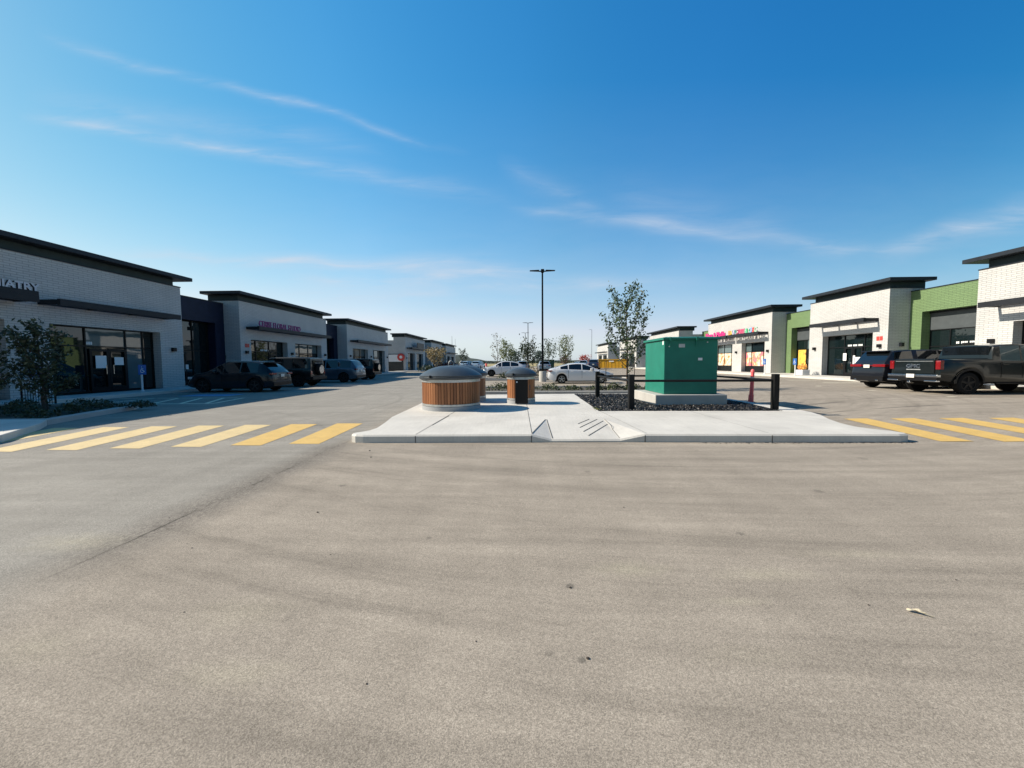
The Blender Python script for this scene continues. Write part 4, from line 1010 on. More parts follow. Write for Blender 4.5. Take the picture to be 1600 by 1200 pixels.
# ------------------------------------------------------------ trees and shrubs
def tree(name, label, x, y, z0, h, cw, th, nl, leaves, lsize, leafm, seed, trunk_r=.05, bark='bark', up=.75, bare=.0, group='young trees', cat='tree', low=.15, droop=0):
    """Tapered trunk with limbs and twigs; leaves sit along the twigs, so sky shows between them."""
    r = random.Random(seed); root = thing(name, label, cat, (x, y, z0), group)
    tb = MB(); top = Vector((x + r.uniform(-.06, .06) * cw, y, z0 + h * .9)); pts = []
    for i in range(7):
        q = i / 6; pts.append((x + (top.x - x) * q + r.uniform(-.012, .012) * h * (q > 0), y + r.uniform(-.01, .01) * h * (q > 0), z0 - .03 + (h * .9 + .03) * q))
    tb.tube(pts, [trunk_r * (1 - .85 * i / 6) for i in range(7)], 8)
    twigs = []
    for k in range(nl):
        q = th + (1 - th - .12) * ((k + r.random()) / nl); i = min(5, int(q / .9 * 6)) if q < .9 else 5
        base = Vector(pts[i]).lerp(Vector(pts[i + 1]), min(1, q / .9 * 6 - i)); az = k * 2.4 + r.uniform(-.5, .5)
        qq = (q - th) / (1 - th)
        L = cw * .5 * (1.15 - .45 * qq) * r.uniform(.75, 1.15)
        e = up * (1 - .2 * qq) + r.uniform(-.12, .12)
        dirv = Vector((math.cos(az), math.sin(az), 0)); p = base.copy(); P = [p.copy()]
        Lt = L / max(.35, math.cos(e))
        Lt = min(Lt, max(.2, (z0 + h - base.z) / max(.15, math.sin(e)) * r.uniform(.85, 1.02)))
        for s in range(5):
            ee = e + .12 * (s - 2) * (1 if droop == 0 else -droop); p = p + (dirv * math.cos(ee) + Vector((0, 0, math.sin(ee)))) * Lt / 5 + Vector((r.uniform(-1, 1), r.uniform(-1, 1), 0)) * .02 * cw
            P.append(p.copy())
        rr = trunk_r * .42 * (1 - .5 * qq); tb.tube(P, [rr * (1 - .8 * s / 5) for s in range(6)], 5, False); twigs.append((P, 1.0))
        for s in range(2, 6):
            for _ in range(2):
                a2 = az + r.choice((-1, 1)) * r.uniform(.5, 1.3); d2 = Vector((math.cos(a2), math.sin(a2), 0)); e2 = e + r.uniform(-.2, .35)
                l2 = Lt * r.uniform(.16, .34); q0 = P[s]; q1 = q0 + (d2 * math.cos(e2) + Vector((0, 0, math.sin(e2)))) * l2
                if q1.z > z0 + h: q1.z = z0 + h
                tb.tube([q0, q0.lerp(q1, .5), q1], [rr * .4, rr * .28, rr * .1], 4, False); twigs.append(([q0, q0.lerp(q1, .5), q1], .9))
    twigs.append(([Vector(p) for p in pts[3:]] + [Vector((top.x, top.y, z0 + h))], 1.0))
    tb.build('trunk', bark, root, smooth=60)
    lb = MB(); tot = [(P, sum((P[i + 1] - P[i]).length for i in range(len(P) - 1)) * wgt) for P, wgt in twigs]; S_ = sum(t for _, t in tot)
    for P, t in tot:
        n = int(round(leaves * t / S_ + r.random() * .5))
        for _ in range(n):
            u = (low + (1 - low) * r.random()) * (len(P) - 1); i = min(int(u), len(P) - 2); q = P[i].lerp(P[i + 1], u - i)
            if bare and (q.z - z0) / h > 1 - bare and r.random() < .75: continue
            sp = lsize * .62
            leaf(lb, q + Vector((r.gauss(0, sp), r.gauss(0, sp), r.gauss(0, sp))), lsize * r.uniform(.65, 1.25), r)
    lb.build('crown', leafm, root)
    return root
tree('young_tree', 'slender green young tree in the median, left of the green transformer', 5.50, 20.0, .10, 5.35, 1.85, .14, 19, 1900, .16, 'leaf', 21, .055, 'bark', 1.0, low=.06)
tree('small_tree', 'dark bushy young tree before the nearest left storefront', -14.75, 11.5, .08, 2.85, 1.15, .12, 24, 2700, .115, 'leaf_dark', 4, .045, 'dark_bark', .62, group='trees in the left planter', low=.05)
tree('small_tree', 'dark young tree cut by the left edge of the picture', -15.75, 10.95, .08, 2.6, 1.4, .18, 18, 1000, .11, 'leaf_dark', 14, .045, 'dark_bark', .62, group='trees in the left planter', low=.05)
for x, y, xx, lab in ((-15.65, 12.2, .0, 'upright dark stake left of the bushy left tree'), (-14.95, 11.75, -.33, 'leaning dark stake under the bushy left tree')):
    b = MB(); b.tube([(x, y, .05), (x + xx, y + .1, 1.25)], .03, 8); tag(b.build('tree_stake', 'dark_bark'), lab, 'stake', 'tree stakes')
for x, y, h, lab in ((4.25, 19.4, 1.55, 'thin dark stake left of the slender young tree'), (5.65, 19.3, 1.7, 'thin dark stake right of the slender young tree')):
    b = MB(); b.tube([(x, y, .05), (x + .03, y, h)], .018, 6); tag(b.build('tree_stake', 'dark_bark'), lab, 'stake', 'tree stakes')
FT = [  # px-checked places of the far young trees: x, y, height, width, leaf, seed, bare tip share, label
    (-3.6, 60, 5.9, 2.0, 'leaf_pale', 31, .55, 'pale thin tree with nearly bare tip, leftmost of the far young trees', 500),
    (-2.1, 58, 4.8, 1.8, 'leaf_lime', 32, 0, 'yellow green far tree just right of the pale bare one', 800),
    (-.95, 62, 3.3, 1.9, 'leaf_blue', 33, 0, 'small blue green far tree between the yellow green tree and the lamps', 700),
    (.85, 46, 4.55, 1.9, 'leaf_dark', 34, .22, 'dark pointed tree with bare twig tips standing before the twin lamps', 900),
    (3.0, 64, 3.2, 1.7, 'leaf_blue', 35, 0, 'short blue green tree just left of the tall black lamp', 700),
    (4.4, 62, 5.2, 2.1, 'leaf', 36, .12, 'open green tree just right of the tall black lamp', 600),
    (7.1, 62, 5.6, 2.1, 'leaf_lime', 37, 0, 'light green narrow tree above the white sedan', 800)]
for (x, y, h, cw, lm, sd, bare, lab, nl) in FT:
    tree('young_tree', lab, x, y, 0, h, cw, .16, 16, nl, .26, lm, sd, .06, 'bark', 1.05, bare=bare, low=.1)
tree('young_tree', 'golden brown young tree before the white shops far on the left', -14.4, 65, .1, 3.9, 3.2, .1, 20, 900, .30, 'leaf_gold', 41, .06, 'bark', .9)
tree('young_tree', 'small green tree by the corner of the farthest left shop', -18.3, 122, .05, 5.6, 2.6, .2, 14, 400, .4, 'leaf_dark', 42, .07, 'dark_bark', .9)
tree('young_tree', 'scarlet leaved small tree far behind, left of the yellow skip', 15.2, 92, .1, 2.9, 2.2, .15, 14, 420, .36, 'leaf_scarlet', 43, .06, 'bark', .8)
tree('young_tree', 'dark red small tree far behind beside the scarlet one', 10.9, 96, .1, 3.0, 2.2, .15, 14, 420, .34, 'leaf_red', 44, .06, 'bark', .8)

def shrub(name, label, x, y, z, rx, ry, h, n, size, m, seed, group):
    r = random.Random(seed); b = MB()
    for _ in range(n):
        a = r.uniform(0, 6.283); q = math.sqrt(r.random()); e = (1 - q * q) ** .5 * r.uniform(.35, 1.05)
        lump = .75 + .25 * math.sin(a * 3 + seed) 
        leaf(b, Vector((x + rx * q * math.cos(a) * lump, y + ry * q * math.sin(a) * lump, z + max(.02, h * e))), size * r.uniform(.6, 1.35), r, .4)
    for k in range(5):
        a = k * 1.26 + seed; b.tube([(x, y, z - .02), (x + rx * .5 * math.cos(a), y + ry * .5 * math.sin(a), z + h * .55)], [.012, .006], 4, False)
    o = b.build(name, m); 
    return tag(o, label, 'shrub', group)
SH = [(-2.3, 18.9, .5, .3, 'low shrub in the median, between the wooden containers on the left'), (-1.0, 18.8, .75, .42, 'wider low shrub just left of the small wooden bin'),
      (1.35, 18.75, .8, .38, 'spreading low shrub just right of the small wooden bin'), (2.5, 18.9, .7, .28, 'low shrub under the tail of the white sedan'),
      (3.75, 19.0, .65, .30, 'low shrub under the front of the white sedan, left of the black post'), (4.55, 18.8, .55, .40, 'taller low shrub between the two black posts'),
      (5.5, 19.1, .6, .34, 'low shrub at the foot of the slender young tree'), (6.3, 18.6, .5, .32, 'low shrub touching the green transformer\'s left edge')]
for i, (x, y, rr, h, lab) in enumerate(SH):
    shrub('low_shrub', lab, x, y, .09, rr, rr * .7, h, 420, .085, 'shrub', i + 3, 'low shrubs in the median')
LSH = [(-12.6, 12.4, .5, .3, 'last low dark shrub at the tip of the left planter'), (-13.3, 11.9, .7, .4, 'second dark shrub from the tip of the left planter'), (-13.2, 10.9, .6, .35, 'dark shrub beside the left planter kerb, middle one'),
       (-14.4, 12.2, .7, .42, 'dark shrub behind the bushy left tree'), (-14.2, 10.6, .75, .40, 'dark shrub in front of the bushy left tree'), (-15.6, 11.5, .8, .42, 'dark shrub between the two left trees'),
       (-12.9, 9.9, .55, .30, 'dark shrub nearest to the corner sidewalk'), (-15.2, 9.9, .8, .38, 'dark shrub under the tree at the left picture edge'), (-16.6, 12.4, .7, .42, 'dark shrub before the wire mesh panel')]
for i, (x, y, rr, h, lab) in enumerate(LSH):
    shrub('dark_shrub', lab, x, y, .09, rr * .95, rr * .75, h * .78, 380, .075, 'leaf_dark', i + 23, 'dark shrubs in the left planter')
for i, (x, y, rr, h, m, lab) in enumerate((( .3, 32.6, .9, .75, 'shrub', 'green brown bush left of the lamp base, beside the dark pointed tree'), (1.0, 33.2, .9, .95, 'leaf_gold', 'golden green bush below the dark pointed tree'),
                                           (2.9, 32.8, .9, .8, 'shrub', 'green bush just right of the lamp base'), (4.3, 33, .9, .75, 'leaf_lime', 'yellowish bush behind the roof of the white sedan'), (-1.3, 32.8, .8, .6, 'shrub', 'green bush behind the small bin\'s lid'))):
    shrub('median_bush', lab, x, y, .09, rr, .7, h, 420, .13, m, i + 50, 'bushes in the far median')
for i, (x, y, h, m, lab) in enumerate(((-14.2, 68.5, 1.5, 'leaf_red', 'dark red bush right of the golden tree'), (-13.7, 72.5, 1.6, 'leaf_red', 'dark red bush in the middle of the far left bed'), (-13.2, 77, 1.5, 'leaf_red', 'dark red bush at the end of the far left bed'), (-15.3, 63, 1.1, 'leaf_dark', 'dark green bush left of the golden tree'))):
    shrub('far_bush', lab, x, y, .09, 1.7, 1.6, h, 380, .30, m, i + 70, 'bushes in the far left bed')
b = MB(); rng = random.Random(77)
for i in range(7): leaf(b, Vector((2.14 + rng.uniform(-.12, .12), 10.75 + rng.uniform(-.1, .1), .17 + rng.uniform(0, .06))), .11, rng, .5)
tag(b.build('weed', 'leaf_lime'), 'small yellow green weed at the corner of the mulch bed', 'weed')

# fallen leaf and small stones
b = MB(); lx, ly = 2.33, 2.245; pts = []
ang = R(-35); nst = 8; vs = []; fs = []
for i in range(nst + 1):
    q = i / nst; wv = .018 * math.sin(math.pi * min(1, q * 1.02 + .03)) ** .8 * (1.1 - .6 * q); ln = -.042 + .084 * q
    for k, s in enumerate((-1, -.5, 0, .5, 1)):
        u, v = ln, s * wv; z = .006 + abs(s) * .010 * math.sin(3.1 * q) + .005 * math.sin(q * 9 + s * 2) + (.004 if k == 2 else 0)
        vs.append((lx + u * math.cos(ang) - v * math.sin(ang), ly + u * math.sin(ang) + v * math.cos(ang), z + .006))
for i in range(nst):
    for k in range(4): fs.append((i * 5 + k, (i + 1) * 5 + k, (i + 1) * 5 + k + 1, i * 5 + k + 1))
b.add(vs, fs); e = (lx + .042 * math.cos(ang), ly + .042 * math.sin(ang))
b.tube([(e[0] - .02 * math.cos(ang), e[1] - .02 * math.sin(ang), .012), (e[0] + .03 * math.cos(ang), e[1] + .03 * math.sin(ang), .006)], [.003, .002], 5)
tag(b.build('fallen_leaf', 'dry_leaf', smooth=80), 'dry curled pale leaf lying on the asphalt on the right', 'leaf')
def pebble(x, y, s, seed):
    r = random.Random(seed); b = MB(); bm = bmesh.new(); bmesh.ops.create_icosphere(bm, subdivisions=1, radius=s)
    vs = [(x + v.co.x * r.uniform(.8, 1.2), y + v.co.y * r.uniform(.8, 1.2), s * .4 + v.co.z * .6 * r.uniform(.8, 1.1)) for v in bm.verts]; bm.verts.index_update()
    fs = [tuple(v.index for v in f.verts) for f in bm.faces]; bm.free(); b.add(vs, fs); return b.build('pebble', 'stone')
for i, (x, y, s) in enumerate(((.32, 2.48, .011), (-.73, 1.70, .007), (-2.06, 3.75, .014), (-.25, 1.98, .006), (-2.05, 2.2, .006), (.33, 1.87, .012), (2.12, 2.32, .008), (2.95, 2.6, .008), (-3.45, 3.6, .008), (-1.5, 2.9, .007), (1.05, 3.9, .010), (-2.7, 3.0, .008), (-2.6, 6.45, .02), (-2.4, 6.0, .018))):
    tag(pebble(x, y, s * .75, i), 'small dark pebble lying on the open asphalt', 'pebble', 'pebbles on the asphalt')

# ------------------------------------------------------------ vehicles
def interp(pts, x):
    if x <= pts[0][0]: return pts[0][1]
    for (a, p), (c, q) in zip(pts, pts[1:]):
        if x <= c:
            t = (x - a) / (c - a) if c > a else 1; return p + (q - p) * t
    return pts[-1][1]
def smooth_pts(pts, it=2):
    for _ in range(it):
        out = [pts[0]]
        for (a, p), (c, q) in zip(pts, pts[1:]):
            out += [(a * .78 + c * .22, p * .78 + q * .22), (a * .22 + c * .78, p * .22 + q * .78)]
        pts = out + [pts[-1]]
    return pts
def vehicle(name, label, cat, loc, rz, sp, paint, group='parked vehicles', rim='rim_dark'):
    """Body lofted from a side outline; nose at +x. Glass, lamps, wheels, plates and mirrors are parts of their own."""
    root = local_thing(name, label, cat, loc, rz, group)
    L, W = sp['L'], sp['W']; top = smooth_pts(sp['top'], sp.get('sm', 2)); belt = smooth_pts(sp['belt'], 1)
    wr = sp['wr']; ra = wr + sp.get('arch', .06); ax = sp['axles']; sill = sp['sill']
    xs = set(); n = int(L / .055)
    for i in range(n + 1): xs.add(round(-L / 2 + L * i / n, 4))
    for a in ax:
        for k in range(-10, 11): xs.add(round(a + ra * math.sin(math.pi / 2 * k / 10), 4))
    for iv in sp['side'] + [sp['ws']] + ([sp['rg']] if sp.get('rg') else []):
        xs |= {round(v, 4) for v in iv}
    xs = sorted(x for x in xs if -L / 2 <= x <= L / 2); xs = [x for i, x in enumerate(xs) if i == 0 or x - xs[i - 1] > .008]
    if xs[-1] < L / 2 - .001: xs.append(L / 2)
    sec = []
    for x in xs:
        e = abs(x) / (L / 2); hw = W / 2 * (1 - sp.get('taper', .13) * e ** 7 - .02 * e ** 2)
        zt = interp(top, x); zb = min(interp(belt, x), zt - .05); z0 = sill + sp.get('lift', .10) * max(0, (e - .82) / .18) ** 1.5
        for a in ax:
            if abs(x - a) < ra: z0 = max(z0, wr + math.sqrt(ra * ra - (x - a) ** 2) - .0)
        gh = zt - zb; th = sp.get('tumble', .30); wg = hw * .945; wt = max(wg - th * gh, hw * .5) if gh > .12 else wg - .10 * gh
        k = min(1, gh / .35)
        h = zb - z0
        sec.append([(0, z0), (hw * .80, z0), (hw * .965, z0 + .02), (hw * .995, z0 + .22 * h), (hw, z0 + .52 * h), (hw * .985, z0 + .86 * h), (hw * .955, zb), (wg, zb + .012),
                    (wt, zt - .075 * k - .012 * (1 - k)), (wt - .05, zt - .022 * k - .005), (wt * .55, zt - .003), (0, zt)])
    K = len(sec[0]); body, glass_s, ws, rg = MB(), {}, MB(), MB()
    def pt(i, k, s): y, z = sec[i][k]; return (xs[i], y * s, z)
    for s in (1, -1):
        for i in range(len(xs) - 1):
            xm = (xs[i] + xs[i + 1]) / 2
            for k in range(K - 1):
                tgt = body
                if k == 7:
                    for q, (g0, g1) in enumerate(sp['side']):
                        if g0 < xm < g1 and sec[i][8][1] - sec[i][7][1] > .06 and sec[i + 1][8][1] - sec[i + 1][7][1] > .06: tgt = glass_s.setdefault((s, q), MB())
                if k >= 9 and sp['ws'][0] < xm < sp['ws'][1]: tgt = ws
                if k >= 9 and sp.get('rg') and sp['rg'][0] < xm < sp['rg'][1]: tgt = rg
                f = (0, 1, 2, 3) if s > 0 else (3, 2, 1, 0)
                tgt.add([pt(i, k, s), pt(i, k + 1, s), pt(i + 1, k + 1, s), pt(i + 1, k, s)], [f])
        for i, fl in ((0, 0), (len(xs) - 1, 1)):
            vs = [pt(i, k, s) for k in range(K)]; f = tuple(range(K)); body.add(vs, [f if (s > 0) == bool(fl) else f[::-1]])
    def weld(o):
        bm = bmesh.new(); bm.from_mesh(o.data); bmesh.ops.remove_doubles(bm, verts=bm.verts, dist=.002)
        bmesh.ops.recalc_face_normals(bm, faces=bm.faces); bm.to_mesh(o.data); bm.free()
        for p in o.data.polygons: p.use_smooth = True
        o.data.set_sharp_from_angle(angle=R(32)); return o
    bo = weld(body.build('body', paint, root))
    for key, g in glass_s.items(): weld(g.build('side_window', sp.get('glass', 'carglass'), root))
    if ws.f: weld(ws.build('windshield', sp.get('wsglass', 'carglass'), root))
    if rg.f: weld(rg.build('rear_window', 'carglass', root))
    if sp.get('rplate'):      # flat rear glass on an upright tail
        y0, z0, z1, x0 = sp['rplate']; b = MB(); b.box(x0 - .012, x0 + .004, -y0, y0, z0, z1); b.build('rear_window', 'carglass', root, bevel=.01)
    u = MB(); u.box(-L / 2 + .25, L / 2 - .25, -W / 2 + .24, W / 2 - .24, sill + .02, sill + .34); u.box(-L / 2 + .5, L / 2 - .5, -W / 2 + .06, W / 2 - .06, sill - .05, sill + .04)
    for a in ax: u.box(a - ra * .98, a + ra * .98, -W / 2 + .25, W / 2 - .25, wr * .7, wr + ra * .95)
    u.build('underbody', 'under', root)
    if sp.get('cladding'):
        c = MB()
        for a in ax:
            for s in (1, -1):
                for k in range(14):
                    t0, t1 = math.pi * k / 14, math.pi * (k + 1) / 14; y = s * (W / 2 - .012); y2 = s * (W / 2 + .018); r0, r1 = ra - .01, ra + .055
                    P = [(a + r * math.cos(t), yy, wr + r * math.sin(t)) for yy in (y, y2) for r in (r0, r1) for t in (t0, t1)]
                    c.add(P, [(4, 6, 7, 5), (0, 4, 5, 1), (2, 3, 7, 6)])
        c.build('arch_trim', sp['cladding'], root)
    for a in ax:
        for s in (1, -1):
            yo = s * (W / 2 - .015); yi = s * (W / 2 - .24); y3 = s * (W / 2 - .05)
            t = MB(); t.lathe([(wr * .62, y3), (wr * .70, yo), (wr * .93, yo), (wr, yo - s * .03), (wr, yi), (wr * .6, yi)] if s < 0 else [(wr * .6, yi), (wr, yi), (wr, yo - s * .03), (wr * .93, yo), (wr * .70, yo), (wr * .62, y3)], a, wr, 28, 'y')
            w_ = t.build('wheel', 'tyre', root, smooth=40)
            d = MB(); yr = yo - s * .012
            d.lathe([(wr * .69, yr - s * .02), (wr * .69, yr), (wr * .61, yr), (wr * .58, yr - s * .06)][::(1 if s < 0 else -1)], a, wr, 28, 'y', False)
            for k in range(5):
                th_ = 2 * math.pi * k / 5 + .3; c_, s_ = math.cos(th_), math.sin(th_); P = []
                for rr, hw_ in ((wr * .12, wr * .10), (wr * .63, wr * .075)):
                    for sg in (-1, 1):
                        for yy in (yr - s * .05, yr - s * .005): P.append((a + rr * c_ - sg * hw_ * s_, yy, wr + rr * s_ + sg * hw_ * c_))
                d.add(P, [(0, 2, 6, 4), (1, 5, 7, 3), (0, 1, 3, 2), (4, 6, 7, 5), (0, 4, 5, 1), (2, 3, 7, 6)])
            d.lathe([(wr * .17, yr - s * .06), (wr * .17, yr), (wr * .05, yr + s * .004)][::(1 if s < 0 else -1)], a, wr, 14, 'y')
            d.build('rim', sp.get('rim', rim), w_, smooth=40)
    def blk(nm, m, x0, x1, y0, y1, z0, z1, par=root, bev=.012, lab=None):
        b = MB(); b.box(x0, x1, y0, y1, z0, z1); o = b.build(nm, m, par, bevel=bev); return o
    for (y0, y1, z0, z1, x0, x1) in sp.get('tails', ()):
        for s in (1, -1): blk('taillight', 'tail', x0, x1, *sorted((s * y0, s * y1)), z0, z1)
    for (y0, y1, z0, z1, x0, x1) in sp.get('heads', ()):
        for s in (1, -1): blk('headlight', 'head', x0, x1, *sorted((s * y0, s * y1)), z0, z1)
    for (nm, m, *bx) in sp.get('extra', ()): blk(nm, m, *bx)
    if sp.get('plate_at'):
        x, z = sp['plate_at']; blk('licence_plate', 'plate', x - .012, x, -.16, .16, z, z + .15, bev=.004)
    if sp.get('mirror'):
        x, z = sp['mirror']
        for s in (1, -1): blk('mirror', paint, x - .10, x + .08, *sorted((s * (W / 2 - .05), s * (W / 2 + .16))), z, z + .17, bev=.04)
    for (x, z) in sp.get('handles', ()):
        for s in (1, -1): blk('door_handle', sp.get('hmat', paint), x - .09, x + .09, *sorted((s * (W / 2 - .02), s * (W / 2 + .025))), z, z + .035)
    sm = MB()
    for x in sp.get('seams', ()):
        for s in (1, -1): sm.box(x - .006, x + .006, *sorted((s * (W / 2 - .02), s * (W / 2 + .002))), sill + .18, interp(belt, x) - .04)
    if sm.f: sm.build('door_gap', 'under', root)
    if sp.get('spare'):
        x, z, r = sp['spare']; b = MB(); b.lathe([(r * .9, x - .24), (r, x - .20), (r, x - .03), (r * .9, x)], 0, z, 28, 'y')
        b.v = [(p[1], p[0], p[2]) for p in b.v]; b.f = [f[::-1] for f in b.f]
        so = b.build('spare_wheel', sp.get('spare_m', 'tyre'), root, smooth=40)
        b = MB(); b.lathe([(r * .74, x - .255), (r * .74, x - .242)], 0, z, 28, 'y'); b.v = [(p[1], p[0], p[2]) for p in b.v]; b.f = [f[::-1] for f in b.f]; b.build('spare_cover', 'chrome', so)
    return root

CROSS = dict(L=4.65, W=1.88, wr=.365, axles=(-1.38, 1.42), sill=.24, arch=.055, cladding='black_gloss', tumble=.34,
             top=[(-2.33, .62), (-2.31, 1.00), (-2.18, 1.14), (-1.88, 1.42), (-1.62, 1.57), (-1.0, 1.655), (-.1, 1.67), (.35, 1.63), (.75, 1.42), (1.22, 1.10), (1.8, 1.02), (2.15, .90), (2.3, .68), (2.325, .5)],
             belt=[(-2.33, .56), (-2.25, 1.02), (-1.2, 1.06), (.4, 1.00), (1.25, .97), (2.0, .88), (2.33, .5)],
             side=[(-1.52, -.62), (-.55, .30), (.36, .78)], ws=(.40, 1.16), rg=(-2.14, -1.70),
             tails=[(.50, .90, .93, 1.03, -2.335, -2.16)], heads=[(.55, .86, .72, .84, 2.02, 2.26)], plate_at=(-2.325, .80), mirror=(.72, 1.0), handles=((-.75, .92), (.18, .90)), seams=(-.58, .36),
             extra=[('rear_bumper', 'black_gloss', -2.36, -2.2, -.80, .80, .36, .54), ('roof_rail', 'chrome', -1.5, .2, .60, .64, 1.63, 1.665), ('roof_rail', 'chrome', -1.5, .2, -.64, -.60, 1.63, 1.665),
                    ('spoiler', 'black_gloss', -1.95, -1.6, -.55, .55, 1.55, 1.59)])
OFF = dict(L=4.55, W=1.93, wr=.40, axles=(-1.42, 1.42), sill=.42, arch=.07, cladding='black_gloss', tumble=.08, taper=.05, sm=1,
           top=[(-2.28, .6), (-2.27, 1.80), (-2.18, 1.90), (-1.2, 1.94), (.35, 1.94), (.50, 1.88), (.78, 1.28), (.9, 1.22), (2.1, 1.17), (2.24, 1.10), (2.275, .6)],
           belt=[(-2.28, 1.20), (2.275, 1.06)], side=[(-2.02, -1.12), (-1.05, -.28), (-.20, .52)], ws=(.48, .80), rplate=(.55, 1.25, 1.72, -2.285),
           tails=[(.72, .90, .82, 1.02, -2.30, -2.26)], heads=[(.55, .82, .88, 1.08, 2.2, 2.30)], mirror=(.55, 1.22), handles=((-.9, 1.08), (.0, 1.08)), seams=(-1.08, -.24), spare=(-2.29, 1.12, .38),
           extra=[('rear_bumper', 'black_gloss', -2.42, -2.22, -.88, .88, .46, .66)])
BIGSUV = dict(L=5.05, W=1.98, wr=.38, axles=(-1.5, 1.52), sill=.27, arch=.055, tumble=.26, taper=.10,
              top=[(-2.52, .7), (-2.50, 1.12), (-2.38, 1.30), (-2.10, 1.70), (-1.95, 1.78), (-1.0, 1.83), (.2, 1.82), (.55, 1.74), (1.30, 1.22), (1.45, 1.15), (2.2, 1.05), (2.45, .9), (2.52, .6)],
              belt=[(-2.52, .65), (-2.45, 1.14), (-1.2, 1.15), (1.4, 1.08), (2.52, .6)], side=[(-2.05, -1.22), (-1.00, -.12), (-.04, .90)], ws=(.60, 1.36), rg=(-2.36, -2.06),
              tails=[(.62, .93, 1.00, 1.10, -2.525, -2.36)], heads=[(.6, .9, .8, .95, 2.2, 2.47)], plate_at=(-2.52, .86), mirror=(.9, 1.1), handles=((-1.0, 1.0), (.1, .98)), seams=(-1.1, -.08), rim='rim_dark',
              extra=[('rear_bumper', 'black_gloss', -2.55, -2.4, -.86, .86, .38, .58), ('roof_rail', 'chrome', -1.9, .3, .64, .68, 1.80, 1.835), ('roof_rail', 'chrome', -1.9, .3, -.68, -.64, 1.80, 1.835), ('pillar_trim', 'chrome', -1.21, -1.05, .895, .90, 1.2, 1.6)])
DUR = dict(BIGSUV); DUR.update(W=1.93, tails=[(.30, .92, 1.02, 1.14, -2.535, -2.34)], plate_at=(-2.535, .97), seams=(-1.1, -.08), extra=[
    ('rear_bumper', 'black_gloss', -2.56, -2.4, -.86, .86, .36, .60), ('light_bar', 'tail', -2.532, -2.45, -.29, .29, 1.06, 1.10), ('spoiler', 'paint_black', -2.28, -1.98, -.62, .62, 1.72, 1.77), ('exhaust', 'chrome', -2.57, -2.5, .5, .62, .36, .42), ('exhaust', 'chrome', -2.57, -2.5, -.62, -.5, .36, .42)])
TRUCK = dict(L=5.85, W=2.04, wr=.42, axles=(-1.85, 1.85), sill=.46, arch=.085, cladding='black_gloss', tumble=.15, taper=.05, sm=1, rim='black_gloss', hmat='paint_green_black', wsglass='carglass', glass='carglass_pale',
             top=[(-2.925, .70), (-2.92, 1.34), (-2.86, 1.36), (-.98, 1.36), (-.96, 1.37), (-.93, 1.80), (-.87, 1.90), (.1, 1.945), (.55, 1.91), (1.30, 1.40), (1.5, 1.33), (2.5, 1.27), (2.85, 1.15), (2.925, .7)],
             belt=[(-2.925, .70), (-2.9, 1.28), (-1.0, 1.28), (1.4, 1.24), (2.925, 1.0)], side=[(-.66, .06), (.12, 1.16)], ws=(.62, 1.34), rplate=(.82, 1.39, 1.85, -.955),
             tails=[(.82, 1.0, .96, 1.30, -2.94, -2.80)], plate_at=(-3.05, .62), mirror=(1.05, 1.25), handles=((-.55, 1.12), (.25, 1.12)), seams=(-.70, .08, 1.2),
             extra=[('bed_cover', 'black_gloss', -2.86, -1.0, -.82, .82, 1.355, 1.375), ('rear_bumper', 'chrome', -3.03, -2.88, -.98, .98, .66, .75), ('bumper_step', 'black_gloss', -3.02, -2.88, -.96, .96, .50, .655),
                    ('bumper_corner', 'chrome', -3.045, -2.9, .52, .98, .48, .53), ('bumper_corner', 'chrome', -3.045, -2.9, -.98, -.52, .48, .53), ('tow_hitch', 'chrome', -3.12, -2.95, -.06, .06, .40, .48),
                    ('tailgate', 'paint_green_black', -2.945, -2.92, -.79, .79, .80, 1.34), ('tailgate_trim', 'galv', -2.952, -2.944, -.28, .28, .93, .965), ('tailgate_trim', 'galv', -2.95, -2.944, -.74, .74, 1.27, 1.285),
                    ('side_step', 'black_gloss', -.9, 1.3, .86, 1.05, .40, .45), ('side_step', 'black_gloss', -.9, 1.3, -1.05, -.86, .40, .45)])
SEDAN = dict(L=4.50, W=1.80, wr=.325, axles=(-1.33, 1.35), sill=.19, arch=.045, tumble=.36, taper=.15,
             top=[(-2.25, .55), (-2.24, .86), (-2.1, 1.03), (-1.75, 1.10), (-1.35, 1.25), (-.75, 1.40), (-.2, 1.43), (.25, 1.39), (.75, 1.17), (1.20, .94), (1.7, .86), (2.05, .74), (2.22, .56), (2.25, .42)],
             belt=[(-2.25, .5), (-2.15, .98), (-1.3, .99), (0, .94), (1.2, .86), (2.0, .70), (2.25, .40)], side=[(-1.42, -.90), (-.84, .02), (.08, .88)], ws=(.34, 1.16), rg=(-1.74, -.92), rim='rim',
             tails=[(.48, .86, .84, .93, -2.245, -1.98)], heads=[(.5, .82, .58, .70, 1.92, 2.2)], mirror=(.72, .90), handles=((-.62, .83), (.22, .81)), seams=(-.87, .05), plate_at=(-2.252, .62),
             extra=[('rear_bumper', 'black_gloss', -2.275, -2.1, -.62, .62, .26, .36)])
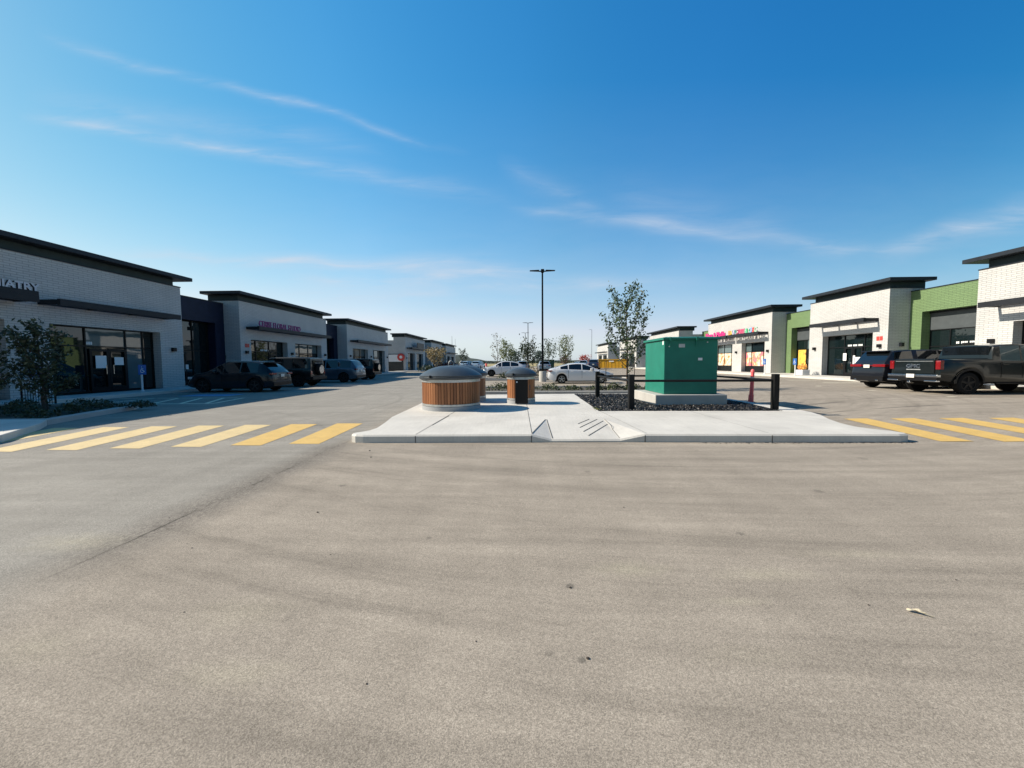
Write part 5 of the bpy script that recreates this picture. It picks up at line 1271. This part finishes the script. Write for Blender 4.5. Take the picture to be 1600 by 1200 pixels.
COUPE = dict(CROSS); COUPE.update(L=4.75, W=1.94, cladding='paint_white', rim='rim_dark',
             top=[(-2.37, .62), (-2.34, 1.0), (-2.15, 1.12), (-1.7, 1.33), (-1.1, 1.55), (-.4, 1.64), (.1, 1.64), (.5, 1.55), (1.2, 1.14), (1.5, 1.06), (2.0, .96), (2.25, .82), (2.37, .55)],
             belt=[(-2.37, .56), (-2.25, 1.05), (-1.0, 1.07), (.4, 1.04), (1.25, 1.00), (2.0, .88), (2.37, .5)], side=[(-1.45, -.62), (-.55, .30), (.36, .92)], ws=(.55, 1.16), rg=(-2.1, -1.3),
             tails=[(.3, .9, .95, 1.03, -2.36, -2.2)], heads=[(.5, .88, .78, .92, 2.0, 2.30)], extra=[('grille', 'black_gloss', 2.2, 2.385, -.7, .7, .36, .52), ('grille', 'black_gloss', 2.05, 2.33, .5, .86, .40, .58), ('grille', 'black_gloss', 2.05, 2.33, -.86, -.5, .40, .58)])
PI = math.pi
vehicle('crossover_car', 'black crossover parked nearest on the left, roof edge glinting', 'car', (-15.45, 20.85, 0), PI, CROSS, 'paint_black')
o1 = vehicle('offroad_car', 'boxy black off-roader with a chrome spare wheel cover, between two SUVs', 'car', (-15.85, 25.4, 0), PI, OFF, 'paint_black_matt')
vehicle('suv_car', 'large blue grey SUV parked past the boxy off-roader', 'car', (-15.35, 30.6, 0), PI, BIGSUV, 'paint_blue')
dup(o1, (-15.75, 35.6, 0), PI, 'farther boxy dark off-roader behind the blue SUV')
vehicle('suv_car', 'black SUV with a wide red tail light strip, left of the pickup', 'car', (19.05, 18.75, .15), 0, DUR, 'paint_black')
tk = vehicle('pickup_truck', 'dark four door pickup with chrome rear bumper at the right edge', 'truck', (18.85, 15.95, .15), 0, TRUCK, 'paint_green_black')
# tailgate lettering
vs, fs = text_geo('GMC', .20, .008, .012); b = MB(); xs_ = [v[0] for v in vs]; c0 = (max(xs_) + min(xs_)) / 2
b.add([(-2.956 - v[2], -(v[0] - c0) * 1.25, 1.02 + v[1]) for v in vs], fs); b.build('tailgate_lettering', 'chrome', tk)
sd = vehicle('sedan_car', 'white sedan parked broadside in the middle of the lot', 'car', (4.15, 27.3, 0), R(-1), SEDAN, 'paint_white')
cp = vehicle('crossover_car', 'white coupe shaped crossover seen from the side behind the small bin', 'car', (-1.75, 41.4, 0), PI + R(4), COUPE, 'paint_white')
hb = vehicle('hatchback_car', 'silver crossover with its tail to us, behind the white coupe shaped one', 'car', (.0, 55, 0), R(100), dict(CROSS, cladding='paint_silver'), 'paint_silver')
dup(hb, (-1.6, 58.5, 0), R(95), 'second silver crossover farther back, just left of the first')
dup(hb, (3.4, 57, 0), R(90), 'silver crossover behind the base of the tall lamp')
fw = vehicle('sedan_car', 'white sedan far off near the scarlet tree', 'car', (13.0, 86, .1), R(60), SEDAN, 'paint_white')
fi = vehicle('hatchback_car', 'pale blue hatchback beside the far white sedan', 'car', (12.4, 76, .1), R(75), dict(CROSS, cladding='paint_ice'), 'paint_ice')
fn_ = vehicle('suv_car', 'dark navy SUV left of the yellow skip', 'car', (13.4, 70.5, .1), R(75), BIGSUV, 'paint_navy')
fl = vehicle('suv_car', 'dark SUV far left, its pale blue roof in the sun, past the red bushes', 'car', (-11.6, 84, 0), R(75), BIGSUV, 'paint_ice')
dup(fl, (-9.3, 84, 0), R(80), 'second pale blue SUV far left beside the first')
